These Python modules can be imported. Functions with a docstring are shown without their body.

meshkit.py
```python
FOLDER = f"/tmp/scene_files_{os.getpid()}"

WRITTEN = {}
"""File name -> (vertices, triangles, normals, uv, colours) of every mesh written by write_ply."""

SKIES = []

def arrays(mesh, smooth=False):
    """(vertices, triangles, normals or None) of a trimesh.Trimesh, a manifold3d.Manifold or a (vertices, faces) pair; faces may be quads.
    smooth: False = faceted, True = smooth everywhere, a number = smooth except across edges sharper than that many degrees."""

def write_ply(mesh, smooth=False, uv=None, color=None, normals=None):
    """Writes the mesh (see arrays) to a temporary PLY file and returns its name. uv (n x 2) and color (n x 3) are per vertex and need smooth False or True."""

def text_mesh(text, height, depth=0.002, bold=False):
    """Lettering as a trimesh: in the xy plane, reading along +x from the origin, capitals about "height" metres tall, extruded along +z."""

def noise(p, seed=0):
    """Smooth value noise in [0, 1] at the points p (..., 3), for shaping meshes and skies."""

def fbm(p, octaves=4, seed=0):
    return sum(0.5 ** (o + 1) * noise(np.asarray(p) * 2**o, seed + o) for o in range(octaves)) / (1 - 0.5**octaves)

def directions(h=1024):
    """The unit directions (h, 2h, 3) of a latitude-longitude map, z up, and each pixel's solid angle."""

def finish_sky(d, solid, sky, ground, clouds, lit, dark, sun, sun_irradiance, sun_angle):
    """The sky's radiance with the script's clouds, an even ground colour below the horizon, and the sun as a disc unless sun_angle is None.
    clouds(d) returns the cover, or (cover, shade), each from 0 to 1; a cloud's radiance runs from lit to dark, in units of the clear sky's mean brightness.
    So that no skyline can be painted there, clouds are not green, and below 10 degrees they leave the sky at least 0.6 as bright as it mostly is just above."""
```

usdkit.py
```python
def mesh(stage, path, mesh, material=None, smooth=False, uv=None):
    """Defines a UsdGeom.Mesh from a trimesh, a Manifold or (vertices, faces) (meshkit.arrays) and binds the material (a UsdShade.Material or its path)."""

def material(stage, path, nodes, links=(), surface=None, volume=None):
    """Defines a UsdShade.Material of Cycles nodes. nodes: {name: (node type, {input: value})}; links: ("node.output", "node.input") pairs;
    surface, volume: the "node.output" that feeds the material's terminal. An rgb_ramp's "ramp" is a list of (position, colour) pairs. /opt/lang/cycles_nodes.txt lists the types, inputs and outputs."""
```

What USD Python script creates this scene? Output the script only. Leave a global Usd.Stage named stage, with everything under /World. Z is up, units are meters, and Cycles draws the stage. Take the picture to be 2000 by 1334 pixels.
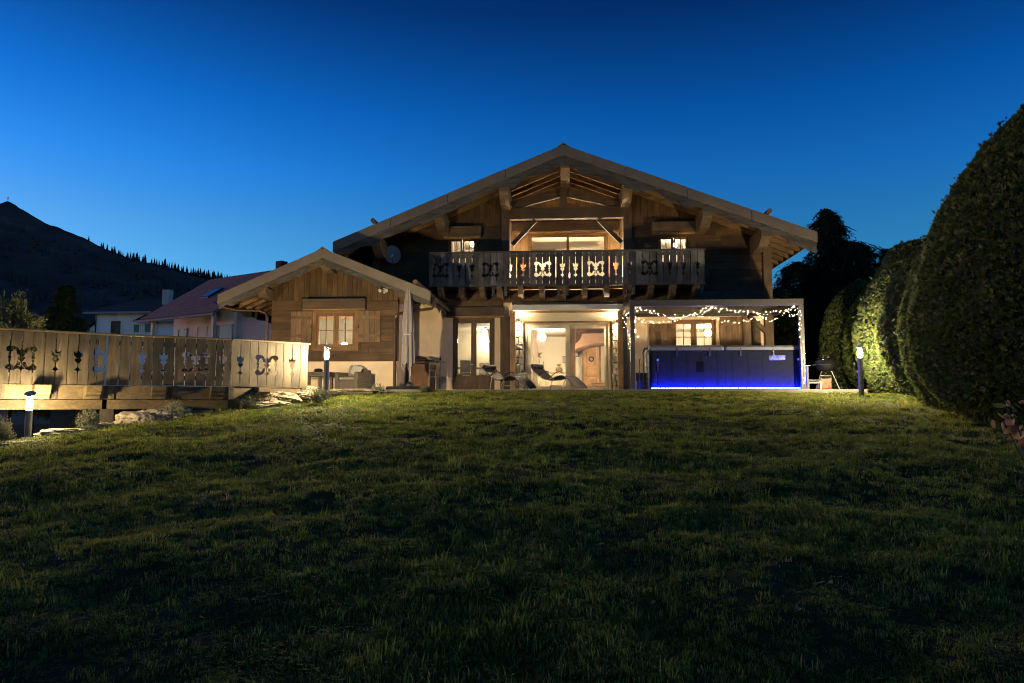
import math, random
import numpy as np, trimesh, usdkit, meshkit
from shapely import affinity
from shapely.geometry import Polygon, Point, LineString, box as sbox
from shapely.ops import unary_union
from scipy.spatial.transform import Rotation as Rot
from pxr import Usd, UsdGeom, UsdLux, UsdShade, Gf, Vt, Sdf

stage = Usd.Stage.CreateInMemory()
UsdGeom.Xform.Define(stage, '/World')
UsdGeom.Scope.Define(stage, '/World/Looks')

# ------------------------------------------------------------------ camera, sky, exposure
PITCH, FPX, ZC = math.radians(4.78), 1400.0, -0.37
cam = UsdGeom.Camera.Define(stage, '/World/camera')
cam.CreateFocalLengthAttr(24.0)
cam.CreateHorizontalApertureAttr(24.0 * 2000 / FPX)
cam.AddTranslateOp().Set((0, 0, ZC))
cam.AddRotateXOp().Set(90 + math.degrees(PITCH))
cam.CreateClippingRangeAttr((0.1, 20000.0))
cam.CreateExposureAttr(2.0)

sky_look = usdkit.material(stage, '/World/Looks/dusk_sky', {
    "s": ("sky_texture", {"sky_type": "single_scattering", "sun_disc": False, "sun_elevation": math.radians(5.0),
                          "sun_rotation": math.radians(-69), "altitude": 1000.0, "air_density": 1.0, "aerosol_density": 0.4, "ozone_density": 7.0}),
    "g": ("gamma", {"gamma": 1.2}),
    "tc": ("texture_coordinate", {}), "xyz": ("separate_xyz", {}),
    "r": ("rgb_ramp", {"ramp": [(0, (6.5, 1.6, .74)), (.22, (5.6, 1.42, .79)), (.30, (2.2, 1.3, .93)), (.375, (.7, 1.0, .84)), (.49, (.33, .40, .39)), (.6, (.3, .3, .3)), (1, (.2, .2, .2))]}),
    "m": ("mix_color", {"blend_type": "multiply", "fac": 1.0}),
    "b": ("background_shader", {"strength": 0.066})},
    [("s.color", "g.color"), ("tc.generated", "xyz.vector"), ("xyz.z", "r.fac"), ("g.color", "m.a"), ("r.color", "m.b"), ("m.result", "b.color")], surface="b.background")
dome = UsdLux.DomeLight.Define(stage, '/World/sky')
UsdShade.MaterialBindingAPI.Apply(dome.GetPrim()).Bind(sky_look)
dome.GetPrim().SetCustomDataByKey('kind', 'structure')

rng = np.random.default_rng(11)
random.seed(5)

# ------------------------------------------------------------------ helpers
USED = {}


def fresh(parent, name):
    k = USED.setdefault(parent, {})
    n = k.get(name, 0)
    k[name] = n + 1
    return f"{parent}/{name}" if n == 0 else f"{parent}/{name}_{n:03d}"


def info(path, label=None, cat=None, group=None, kind=None):
    p = stage.GetPrimAtPath(path)
    for k, v in (('label', label), ('category', cat), ('group', group), ('kind', kind)):
        if v:
            p.SetCustomDataByKey(k, v)
    return path


def thing(name, label, cat, loc=(0, 0, 0), rz=0.0, group=None):
    path = fresh('/World', name)
    x = UsdGeom.Xform.Define(stage, path)
    x.AddTranslateOp().Set(tuple(map(float, loc)))
    if rz:
        x.AddRotateZOp().Set(float(rz))
    return info(path, label, cat, group)


def holder(parent, name, label=None):
    path = fresh(parent, name)
    UsdGeom.Xform.Define(stage, path)
    return info(path, label) if label else path


def part(parent, name, mesh, mat, smooth=False, label=None, kind=None):
    path = fresh(parent, name)
    if isinstance(mesh, list):
        mesh = cat(mesh)
    usdkit.mesh(stage, path, mesh, mat, smooth)
    if label or kind:
        info(path, label, kind=kind)
    return path


def copy_of(src, loc, rz=0.0, label=None, group=None, scale=None):
    name = src.split('/')[-1]
    base = name.rsplit('_', 1)[0] if name[-3:].isdigit() else name
    path = fresh('/World', base)
    x = UsdGeom.Xform.Define(stage, path)
    x.AddTranslateOp().Set(tuple(map(float, loc)))
    x.AddRotateZOp().Set(float(rz))
    if scale:
        x.AddScaleOp().Set(scale)
    was = stage.GetPrimAtPath(src).GetCustomData()
    x.GetPrim().GetReferences().AddInternalReference(src + '/' if False else src)
    x.GetPrim().SetInstanceable(True)
    info(path, label or was.get('label'), was.get('category'), group or was.get('group'))
    return path


def cat(ms):
    vs, fs, n = [], [], 0
    for m in ms:
        v, f = (m.vertices, m.faces) if hasattr(m, 'vertices') else m
        vs.append(np.asarray(v, float)); fs.append(np.asarray(f) + n); n += len(v)
    return trimesh.Trimesh(np.vstack(vs), np.vstack(fs), process=False)


BOXF = np.array([[0, 2, 1], [1, 2, 3], [4, 5, 6], [5, 7, 6], [0, 1, 4], [1, 5, 4], [2, 6, 3], [3, 6, 7], [0, 4, 2], [2, 4, 6], [1, 3, 5], [3, 7, 5]])


def box(x0, x1, y0, y1, z0, z1):
    x0, x1 = min(x0, x1), max(x0, x1); y0, y1 = min(y0, y1), max(y0, y1); z0, z1 = min(z0, z1), max(z0, z1)
    v = np.array([[x, y, z] for z in (z0, z1) for y in (y0, y1) for x in (x0, x1)], float)
    return trimesh.Trimesh(v, BOXF, process=False)


def cbox(x0, x1, y0, y1, z0, z1, c=0.008):
    """A box with chamfered edges."""
    import manifold3d as m3
    pts = []
    for ax in range(3):
        for sx in (0, 1):
            for sy in (0, 1):
                for sz in (0, 1):
                    p = [(x0 + c, x1 - c)[sx], (y0 + c, y1 - c)[sy], (z0 + c, z1 - c)[sz]]
                    p[ax] = ((x0, x1), (y0, y1), (z0, z1))[ax][(sx, sy, sz)[ax]]
                    pts.append(p)
    m = m3.Manifold.hull_points(np.array(pts, np.float64)).to_mesh()
    return trimesh.Trimesh(m.vert_properties[:, :3], m.tri_verts, process=False)


def hull(pts):
    import manifold3d as m3
    m = m3.Manifold.hull_points(np.array(pts, np.float64)).to_mesh()
    return trimesh.Trimesh(m.vert_properties[:, :3], m.tri_verts, process=False)


def bar(a, b, w, h, up=(0, 0, 1)):
    """A beam of rectangular section from a to b: w sideways, h along up."""
    a, b, up = np.array(a, float), np.array(b, float), np.array(up, float)
    d = b - a; L = np.linalg.norm(d); d /= L
    s = np.cross(d, up); s /= np.linalg.norm(s); t = np.cross(s, d)
    v = np.array([a + d * L * k + s * (i - .5) * w + t * (j - .5) * h for k in (0, 1) for j in (0, 1) for i in (0, 1)])
    # axes (s, t, d) : right handed check
    f = BOXF if np.dot(np.cross(s, t), d) > 0 else BOXF[:, ::-1]
    return trimesh.Trimesh(v, f, process=False)


def tube(pts, r, n=8, caps=True):
    pts = np.array(pts, float); m = len(pts)
    rr = np.full(m, r) if np.ndim(r) == 0 else np.array(r, float)
    d = np.gradient(pts, axis=0); d /= np.linalg.norm(d, axis=1, keepdims=True) + 1e-12
    ref = np.array([0, 0, 1.0]) if abs(d[0][2]) < .9 else np.array([1.0, 0, 0])
    V = []
    s = np.cross(d[0], ref); s /= np.linalg.norm(s)
    for i in range(m):
        s = s - d[i] * np.dot(s, d[i]); s /= np.linalg.norm(s); t = np.cross(d[i], s)
        a = np.arange(n) / n * 2 * np.pi
        V.append(pts[i] + rr[i] * (np.cos(a)[:, None] * s + np.sin(a)[:, None] * t))
    V = np.vstack(V); F = []
    for i in range(m - 1):
        for k in range(n):
            a, b = i * n + k, i * n + (k + 1) % n
            F += [[a, b, b + n], [a, b + n, a + n]]
    if caps:
        c0, c1 = len(V), len(V) + 1
        V = np.vstack([V, pts[0], pts[-1]])
        for k in range(n):
            F += [[c0, (k + 1) % n, k], [c1, (m - 1) * n + k, (m - 1) * n + (k + 1) % n]]
    return trimesh.Trimesh(V, np.array(F), process=False)


def lathe(profile, n=20, center=(0, 0, 0)):
    """profile: (r, z) from the bottom to the top."""
    p = np.array(profile, float); a = np.arange(n) / n * 2 * np.pi
    V = np.array([[r * np.cos(t), r * np.sin(t), z] for r, z in p for t in a]) + np.array(center)
    F = []
    for i in range(len(p) - 1):
        for k in range(n):
            q, b = i * n + k, i * n + (k + 1) % n
            F += [[q, b, b + n], [q, b + n, q + n]]
    return trimesh.Trimesh(V, np.array(F), process=False)


def cyl(x, y, z0, z1, r, n=16):
    return lathe([(0, z0), (r, z0), (r, z1), (0, z1)], n, (x, y, 0))


def polys(g):
    if g.is_empty:
        return []
    return [p for p in (g.geoms if hasattr(g, 'geoms') else [g]) if p.geom_type == 'Polygon' and p.area > 1e-5]


def ext_xz(poly, y0, y1):
    """A polygon in (x, z) extruded from y0 to y1."""
    out = []
    for p in polys(poly):
        m = trimesh.creation.extrude_polygon(p, 1.0, engine="earcut")
        v = np.asarray(m.vertices)
        out.append(trimesh.Trimesh(np.stack([v[:, 0], y0 + v[:, 2] * (y1 - y0), v[:, 1]], 1), np.asarray(m.faces)[:, ::-1], process=False))
    return cat(out)


def ext_yz(poly, x0, x1):
    """A polygon in (y, z) extruded from x0 to x1."""
    out = []
    for p in polys(poly):
        m = trimesh.creation.extrude_polygon(p, 1.0, engine="earcut")
        v = np.asarray(m.vertices)
        out.append(trimesh.Trimesh(np.stack([x0 + v[:, 2] * (x1 - x0), v[:, 0], v[:, 1]], 1), np.asarray(m.faces), process=False))
    return cat(out)


def ext_xy(poly, z0, z1):
    out = []
    for p in polys(poly):
        m = trimesh.creation.extrude_polygon(p, z1 - z0, engine="earcut")
        m.apply_translation((0, 0, z0)); out.append(m)
    return cat(out)


def moved(m, loc=(0, 0, 0), rz=0.0, scale=1.0):
    m = m.copy(); c, s = math.cos(rz), math.sin(rz)
    v = np.asarray(m.vertices) * scale
    m.vertices = np.stack([v[:, 0] * c - v[:, 1] * s, v[:, 0] * s + v[:, 1] * c, v[:, 2]], 1) + np.array(loc)
    return m


def ball(c, r, sub=2, sc=(1, 1, 1)):
    m = trimesh.creation.icosphere(sub, 1.0)
    m.vertices = m.vertices * np.array(sc) * r + np.array(c)
    return m


def torus(c, R, r, axis='z', n=24, k=8):
    a = np.linspace(0, 2 * np.pi, n + 1)
    if axis == 'z':
        p = np.stack([R * np.cos(a), R * np.sin(a), 0 * a], 1)
    elif axis == 'y':
        p = np.stack([R * np.cos(a), 0 * a, R * np.sin(a)], 1)
    else:
        p = np.stack([0 * a, R * np.cos(a), R * np.sin(a)], 1)
    return tube(p + np.array(c), r, k, caps=False)


# the photograph's pixel (of 2000 x 1334) -> a point of the place: through the camera onto a vertical plane
def ray(px, py):
    xc, yc = (px - 1000) / FPX, (667 - py) / FPX
    return np.array([xc, math.cos(PITCH) - yc * math.sin(PITCH), math.sin(PITCH) + yc * math.cos(PITCH)])


def P(px, py, Y):
    d = ray(px, py); t = Y / d[1]
    return np.array([d[0] * t, Y, ZC + d[2] * t])


PHI = math.radians(4.0)
HO = np.array([0, 27.0, 0]); UX = np.array([math.cos(PHI), -math.sin(PHI), 0]); VX = np.array([math.sin(PHI), math.cos(PHI), 0])
HRZ = -4.0


def H(px, py, v=0.0):
    """(u, z) of the pixel on the plane v of the house's own axes (u along the front, v into the house)."""
    d = ray(px, py); t = (HO @ VX + v) / (d @ VX)
    p = d * t + np.array([0, 0, ZC])
    return (p - HO) @ UX, p[2]


def HR(x0, y0, x1, y1, v=0.0):
    my, mx = (y0 + y1) / 2, (x0 + x1) / 2
    return H(x0, my, v)[0], H(x1, my, v)[0], H(mx, y1, v)[1], H(mx, y0, v)[1]


def hu(px, py, v=0.0):
    return H(px, py, v)[0]


def hz(px, py, v=0.0):
    return H(px, py, v)[1]


def W(u, v, z=0.0):
    return HO + UX * u + VX * v + np.array([0, 0, z])


def hbox(x0, y0, x1, y1, v0, v1, vp=None):
    u0, u1, z0, z1 = HR(x0, y0, x1, y1, v0 if vp is None else vp)
    return box(u0, u1, v0, v1, z0, z1)


# ------------------------------------------------------------------ materials
LK = '/World/Looks/'


AL = 0.48


def wood(name, c1, c2, axis='x', rough=0.7, vary=0.35, bump=0.25, fine=1.0, stain=(.62, 1.25)):
    c1, c2 = tuple(AL * x for x in c1), tuple(AL * x for x in c2)
    sc = {'x': (1.1, 17, 17), 'y': (17, 1.1, 17), 'z': (17, 17, 1.1)}[axis]
    sc = tuple(s * fine for s in sc)
    return usdkit.material(stage, LK + name, {
        "tc": ("texture_coordinate", {}), "oi": ("object_info", {}),
        "rs": ("math", {"math_type": "multiply", "value2": 37.0}),
        "cx": ("combine_xyz", {}),
        "va": ("vector_math", {"math_type": "add"}),
        "mp": ("mapping", {"scale": sc}),
        "n": ("noise_texture", {"scale": 1.0, "detail": 5.0, "roughness": 0.62, "distortion": 0.6}),
        "n2": ("noise_texture", {"scale": 1.6, "detail": 3.0}),
        "r": ("rgb_ramp", {"ramp": [(0.25, c1), (0.72, c2)]}),
        "mr": ("map_range", {"from_min": 0.0, "from_max": 1.0, "to_min": 1 - vary, "to_max": 1 + vary}),
        "mr2": ("map_range", {"from_min": 0.3, "from_max": 0.7, "to_min": stain[0], "to_max": stain[1]}),
        "mm": ("math", {"math_type": "multiply"}),
        "h": ("hsv", {}),
        "bp": ("bump", {"strength": bump, "distance": 0.006}),
        "p": ("principled_bsdf", {"roughness": rough, "specular_ior_level": 0.3})},
        [("oi.random", "rs.value1"), ("rs.value", "cx.x"), ("rs.value", "cx.y"), ("rs.value", "cx.z"),
         ("tc.object", "va.vector1"), ("cx.vector", "va.vector2"), ("va.vector", "mp.vector"), ("mp.vector", "n.vector"), ("va.vector", "n2.vector"),
         ("n.fac", "r.fac"), ("oi.random", "mr.value"), ("n2.fac", "mr2.value"), ("mr.result", "mm.value1"), ("mr2.result", "mm.value2"),
         ("r.color", "h.color"), ("mm.value", "h.value"), ("h.color", "p.base_color"), ("n.fac", "bp.height"), ("bp.normal", "p.normal")], surface="p.BSDF")


def plain(name, c, rough=0.6, metallic=0.0, noise=0.12, scale=6.0, bump=0.0, spec=0.4, coat=0.0):
    c = np.array(c) * AL
    nodes = {"tc": ("texture_coordinate", {}), "n": ("noise_texture", {"scale": scale, "detail": 5.0, "roughness": 0.6}),
             "r": ("rgb_ramp", {"ramp": [(0.3, tuple(c * (1 - noise))), (0.7, tuple(np.minimum(c * (1 + noise), .9)))]}),
             "p": ("principled_bsdf", {"roughness": rough, "metallic": metallic, "specular_ior_level": spec, "coat_weight": coat})}
    links = [("tc.object", "n.vector"), ("n.fac", "r.fac"), ("r.color", "p.base_color")]
    if bump:
        nodes["n3"] = ("noise_texture", {"scale": scale * 9, "detail": 3.0})
        nodes["bp"] = ("bump", {"strength": bump, "distance": 0.01})
        links += [("tc.object", "n3.vector"), ("n3.fac", "bp.height"), ("bp.normal", "p.normal")]
    return usdkit.material(stage, LK + name, nodes, links, surface="p.BSDF")


def glow(name, c, s):
    return usdkit.material(stage, LK + name, {"e": ("emission", {"color": c, "strength": float(s)})}, [], surface="e.emission")


def leaf(name, c1, c2, trans=0.25, rough=0.6, scale=1.5):
    return usdkit.material(stage, LK + name, {
        "oi": ("object_info", {}), "g": ("geometry", {}),
        "n": ("noise_texture", {"scale": scale, "detail": 2.0}),
        "ad": ("math", {"math_type": "add"}), "mu": ("math", {"math_type": "multiply", "value2": 0.5}),
        "r": ("rgb_ramp", {"ramp": [(0.2, c1), (0.8, c2)]}),
        "p": ("principled_bsdf", {"roughness": .8, "specular_ior_level": 0.12}),
        "t": ("translucent_bsdf", {}), "m": ("mix_closure", {"fac": trans})},
        [("g.position", "n.vector"), ("n.fac", "ad.value1"), ("oi.random", "ad.value2"), ("ad.value", "mu.value1"), ("mu.value", "r.fac"),
         ("r.color", "p.base_color"), ("r.color", "t.color"), ("p.BSDF", "m.closure1"), ("t.BSDF", "m.closure2")], surface="m.closure")


WOODX = wood('timber_plank_wall', (.070, .034, .014), (.175, .092, .040), 'x')
WOODZ = wood('timber_board_gable', (.085, .042, .017), (.19, .10, .042), 'z', vary=.2)
BEAMX = wood('timber_beam', (.09, .052, .028), (.20, .12, .066), 'x', vary=.2)
BEAMY = wood('timber_purlin', (.13, .08, .048), (.26, .17, .10), 'y', vary=.2)
BEAMZ = wood('timber_post', (.09, .052, .028), (.20, .12, .066), 'z', vary=.2)
RAFT = wood('timber_rafter', (.20, .11, .05), (.33, .20, .10), 'x', vary=.15)
SOFF = wood('soffit_boards', (.17, .09, .04), (.28, .16, .08), 'y', vary=.1)
GREYX = wood('weathered_edge_board', (.03, .025, .02), (.15, .13, .11), 'x', vary=.12, bump=.9)
GREYZ = wood('weathered_balcony_board', (.05, .044, .042), (.17, .15, .145), 'z', vary=.5, bump=.5, stain=(.45, 1.4))
DECKZ = wood('deck_rail_board', (.028, .020, .0125), (.135, .100, .062), 'z', vary=.5, bump=.8, stain=(.35, 1.5))
DECKX = wood('deck_beam', (.10, .066, .032), (.25, .175, .095), 'x', vary=.15, bump=.4)
FASC = plain('roof_fascia_paint', (.22, .17, .125), .6, noise=.15, scale=2.0)
TILE = plain('dark_roof_tiles', (.06, .045, .04), .8)
PLAST = plain('cream_render', (1.15, .86, .60), .9, noise=.08, scale=3.0, bump=.15)
CREAM = plain('cream_interior', (.72, .65, .50), .85, noise=.04, scale=2.0)
PINE = wood('honey_pine', (.42, .22, .09), (.62, .36, .16), 'z', vary=.1, bump=.1)
PINEX = wood('honey_pine_rail', (.42, .22, .09), (.62, .36, .16), 'x', vary=.1, bump=.1)
FRAME = wood('window_oak', (.22, .11, .045), (.36, .19, .085), 'z', vary=.1, bump=.1)
SHUT = wood('shutter_wood', (.17, .095, .05), (.32, .19, .10), 'z', vary=.2)
PALEF = wood('pale_door_frame', (.52, .44, .30), (.66, .57, .40), 'z', vary=.05, bump=.05)
WHITE = plain('white_paint', (.75, .72, .66), .5, noise=.05)
METAL = plain('brushed_steel', (.45, .44, .42), .35, 1.0, noise=.08, scale=20)
DARKM = plain('dark_metal', (.05, .05, .055), .45, .6, noise=.1)
ALU = plain('grey_powder_coat', (.06, .055, .062), .5, .1, noise=.05)
COPPER = plain('gutter_brown', (.16, .09, .055), .4, .7, noise=.15)
STONE = plain('pale_field_stone', (.50, .45, .36), .85, noise=.28, scale=7, bump=.5)
MORTAR = plain('dark_mortar', (.30, .25, .19), .95)
ROCK = plain('garden_rock', (.40, .33, .235), .95, noise=.55, scale=4, bump=1.0)
PAVE = plain('patio_stone', (.38, .32, .25), .85, noise=.2, scale=4, bump=.3)
CONC = plain('concrete', (.20, .185, .165), .9, noise=.15, bump=.2)
BLACK = plain('black_enamel', (.012, .012, .013), .18, noise=.05, spec=.6)
RUBBER = plain('black_plastic', (.02, .02, .022), .5)
WICK = usdkit.material(stage, LK + 'brown_wicker', {
    "tc": ("texture_coordinate", {}), "w": ("wave_texture", {"wave_type": "bands", "bands_direction": "z", "scale": 14.0, "distortion": .4}),
    "w2": ("wave_texture", {"wave_type": "bands", "bands_direction": "x", "scale": 9.0, "distortion": .6}), "mx": ("math", {"math_type": "multiply"}),
    "r": ("rgb_ramp", {"ramp": [(0.05, (.03, .025, .02)), (0.7, (.17, .13, .09))]}), "bp": ("bump", {"strength": .7, "distance": .01}),
    "p": ("principled_bsdf", {"roughness": .6})},
    [("tc.object", "w.vector"), ("tc.object", "w2.vector"), ("w.fac", "mx.value1"), ("w2.fac", "mx.value2"), ("mx.value", "r.fac"), ("r.color", "p.base_color"), ("mx.value", "bp.height"), ("bp.normal", "p.normal")], surface="p.BSDF")
CUSH = plain('cushion_cloth', (.34, .30, .25), .95, noise=.1, bump=.3)
CUSHW = plain('pale_cushion_cloth', (.62, .58, .50), .95, noise=.06)
SLING = plain('brown_sling_mesh', (.085, .06, .042), .7, noise=.1, scale=30)
DRAPE = leaf('curtain_cloth', (.42, .34, .27), (.60, .50, .40), .5)
CANVAS = plain('grey_parasol_cloth', (.36, .31, .305), .95, noise=.1, scale=8)
GLASS = usdkit.material(stage, LK + 'window_glass', {
    "t": ("transparent_bsdf", {"color": (.97, .97, .96)}), "g": ("glossy_bsdf", {"roughness": .02, "color": (.9, .9, .9)}), "f": ("fresnel", {"IOR": 1.45}), "m": ("mix_closure", {})},
    [("f.fac", "m.fac"), ("t.BSDF", "m.closure1"), ("g.BSDF", "m.closure2")], surface="m.closure")
WARM = (1.0, .72, .36)
GL_BOL = glow('bollard_lamp_glow', (1.0, .80, .44), 1350)
GL_BOL_HIGH = glow('bollard_lamp_glow_high', (1.0, .80, .46), 1650)
GL_BOL_LOW = glow('bollard_lamp_glow_low', (1.0, .78, .40), 520)
GL_DINE = glow('dining_lamp_glow', (1.0, .82, .56), 100)
GL_WALL = glow('wall_lamp_glow', (1.0, .78, .46), 1500)
GL_PEND = glow('pendant_lamp_glow', (1.0, .82, .56), 215)
GL_BULB = glow('fairy_bulb_glow', (1.0, .64, .27), 14)
GL_LED = glow('blue_led_glow', (.003, .016, 1.0), 1250)
GL_SIGN = glow('blue_sign_glow', (.05, .09, 1.0), .5)

# ------------------------------------------------------------------ the ground, the lawn, the mountain
EDGE = LineString([(-13, 6), (-11.0, 10.5), (-9.9, 13.0), (-8.95, 15.4), (-7.8, 17.9), (-6.1, 19.7), (-6.0, 21.2), (-13, 22.5), (-16, 60)])
EPTS = np.array(EDGE.coords)


def edge_dist(X, Y):
    """Distance to the left of the lawn's edge (0 on the lawn)."""
    d = np.full(np.shape(X), 1e9); side = np.zeros(np.shape(X))
    for (ax, ay), (bx, by) in zip(EPTS[:-1], EPTS[1:]):
        dx, dy = bx - ax, by - ay
        t = np.clip(((X - ax) * dx + (Y - ay) * dy) / (dx * dx + dy * dy), 0, 1)
        q = np.hypot(X - ax - t * dx, Y - ay - t * dy)
        s = dx * (Y - ay) - dy * (X - ax)
        near = q < d - 1e-9
        d = np.where(near, q, d); side = np.where(near, s, side)
    return np.where(side > 0, d, 0.0)


def smooth(x):
    x = np.clip(x, 0, 1)
    return x * x * (3 - 2 * x)


def lawn_z(X, Y):
    X = np.asarray(X, float); Y = np.asarray(Y, float)
    b = -1.98 + .083 * Y
    top = -.05 + .05 * smooth((X + 4.5) / 1.5)
    b = -np.logaddexp(-b * 14, -top * 14) / 14
    b = b - .0063 * np.maximum(0, -X - 2) ** 2 * smooth((23.5 - Y) / 4)
    b = b - .0005 * np.maximum(0, X - 5) ** 2 * smooth((22 - Y) / 6)
    p = np.stack([X, Y, 0 * X], -1)
    fade = smooth((23.2 - Y) / 3)
    b = b + fade * (.20 * (meshkit.fbm(p * .55, 3, 3) - .5) + .11 * (meshkit.fbm(p * 2.1, 2, 9) - .5))
    vv = X * math.sin(PHI) + (Y - 27) * math.cos(PHI)
    b = b + .05 * smooth((Y - 20.3) / 1.6) * smooth((X + 3.5) / 1.5) * smooth((12.3 - X) / 1.0)
    b = b - .22 * smooth((vv + 4.32) / .12) * (X < 11.5) * (X > -6.3)
    b = b - 1.35 * smooth(edge_dist(X, Y) / 1.3)
    return b - .9 * smooth((np.hypot(X, Y - 10) - 34) / 14) - 1.6 * smooth((np.hypot(X, Y - 10) - 30) / 30)


SOIL = usdkit.material(stage, LK + 'lawn_soil', {
    "g": ("geometry", {}), "n": ("noise_texture", {"scale": 1.3, "detail": 6.0}), "n2": ("noise_texture", {"scale": 45.0, "detail": 3.0}),
    "r": ("rgb_ramp", {"ramp": [(.3, (.018, .024, .008)), (.55, (.035, .045, .014)), (.75, (.042, .046, .013))]}),
    "bp": ("bump", {"strength": .8, "distance": .03}), "p": ("principled_bsdf", {"roughness": .95, "specular_ior_level": .1})},
    [("g.position", "n.vector"), ("g.position", "n2.vector"), ("n.fac", "r.fac"), ("r.color", "p.base_color"), ("n2.fac", "bp.height"), ("bp.normal", "p.normal")], surface="p.BSDF")
FOREST = usdkit.material(stage, LK + 'mountain_forest_floor', {
    "g": ("geometry", {}), "n": ("noise_texture", {"scale": .012, "detail": 8.0, "roughness": .65}), "n2": ("noise_texture", {"scale": .1, "detail": 4.0}),
    "mx": ("math", {"math_type": "multiply_add", "value2": .5, "value3": 0.25}), "ad": ("math", {"math_type": "multiply"}),
    "r": ("rgb_ramp", {"ramp": [(.3, (.018, .021, .024)), (.55, (.036, .040, .042)), (.72, (.075, .076, .075))]}),
    "p": ("principled_bsdf", {"roughness": .95, "specular_ior_level": .05})},
    [("g.position", "n.vector"), ("g.position", "n2.vector"), ("n2.fac", "mx.value1"), ("n.fac", "ad.value1"), ("mx.value", "ad.value2"), ("n.fac", "r.fac"), ("r.color", "p.base_color")], surface="p.BSDF")


def grid_mesh(xs, ys, zf):
    X, Y = np.meshgrid(xs, ys)
    V = np.stack([X, Y, zf(X, Y)], -1).reshape(-1, 3); n = len(xs)
    i, j = np.meshgrid(np.arange(n - 1), np.arange(len(ys) - 1)); a = (j * n + i).ravel()
    return trimesh.Trimesh(V, np.vstack([np.stack([a, a + 1, a + n + 1], 1), np.stack([a, a + n + 1, a + n], 1)]), process=False)


xs = np.unique(np.concatenate([np.linspace(-60, -17, 22), np.linspace(-17, 17, 190), np.linspace(17, 60, 22)]))
ys = np.unique(np.concatenate([np.linspace(-30, 0, 16), np.linspace(0, 26, 170), np.linspace(26, 70, 40)]))
lawn = '/World/lawn'
usdkit.mesh(stage, lawn, grid_mesh(xs, ys, lawn_z), SOIL, True)
info(lawn, 'mown lawn rising from the camera up to the chalet terrace', None, None, 'structure')
usdkit.mesh(stage, '/World/ground', grid_mesh(np.linspace(-4000, 4000, 9), np.linspace(-800, 5000, 8), lambda X, Y: 0 * X - 3.4), SOIL)
info('/World/ground', 'dark valley ground reaching to the horizon', None, None, 'structure')

RIDGE = [(-900, 700), (-500, 560), (-250, 470), (-90, 425), (-40, 408), (0, 398), (15, 393), (32, 402), (50, 413), (70, 424), (100, 441), (130, 450), (165, 465), (200, 482), (240, 499), (270, 507), (300, 514), (340, 524), (380, 536), (430, 545), (520, 566), (640, 600), (800, 650), (1000, 715), (1300, 760), (2200, 770)]
RX = np.array([P(a, b, 1200.)[0] for a, b in RIDGE]); RZ = np.array([P(a, b, 1200.)[2] for a, b in RIDGE])


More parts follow.
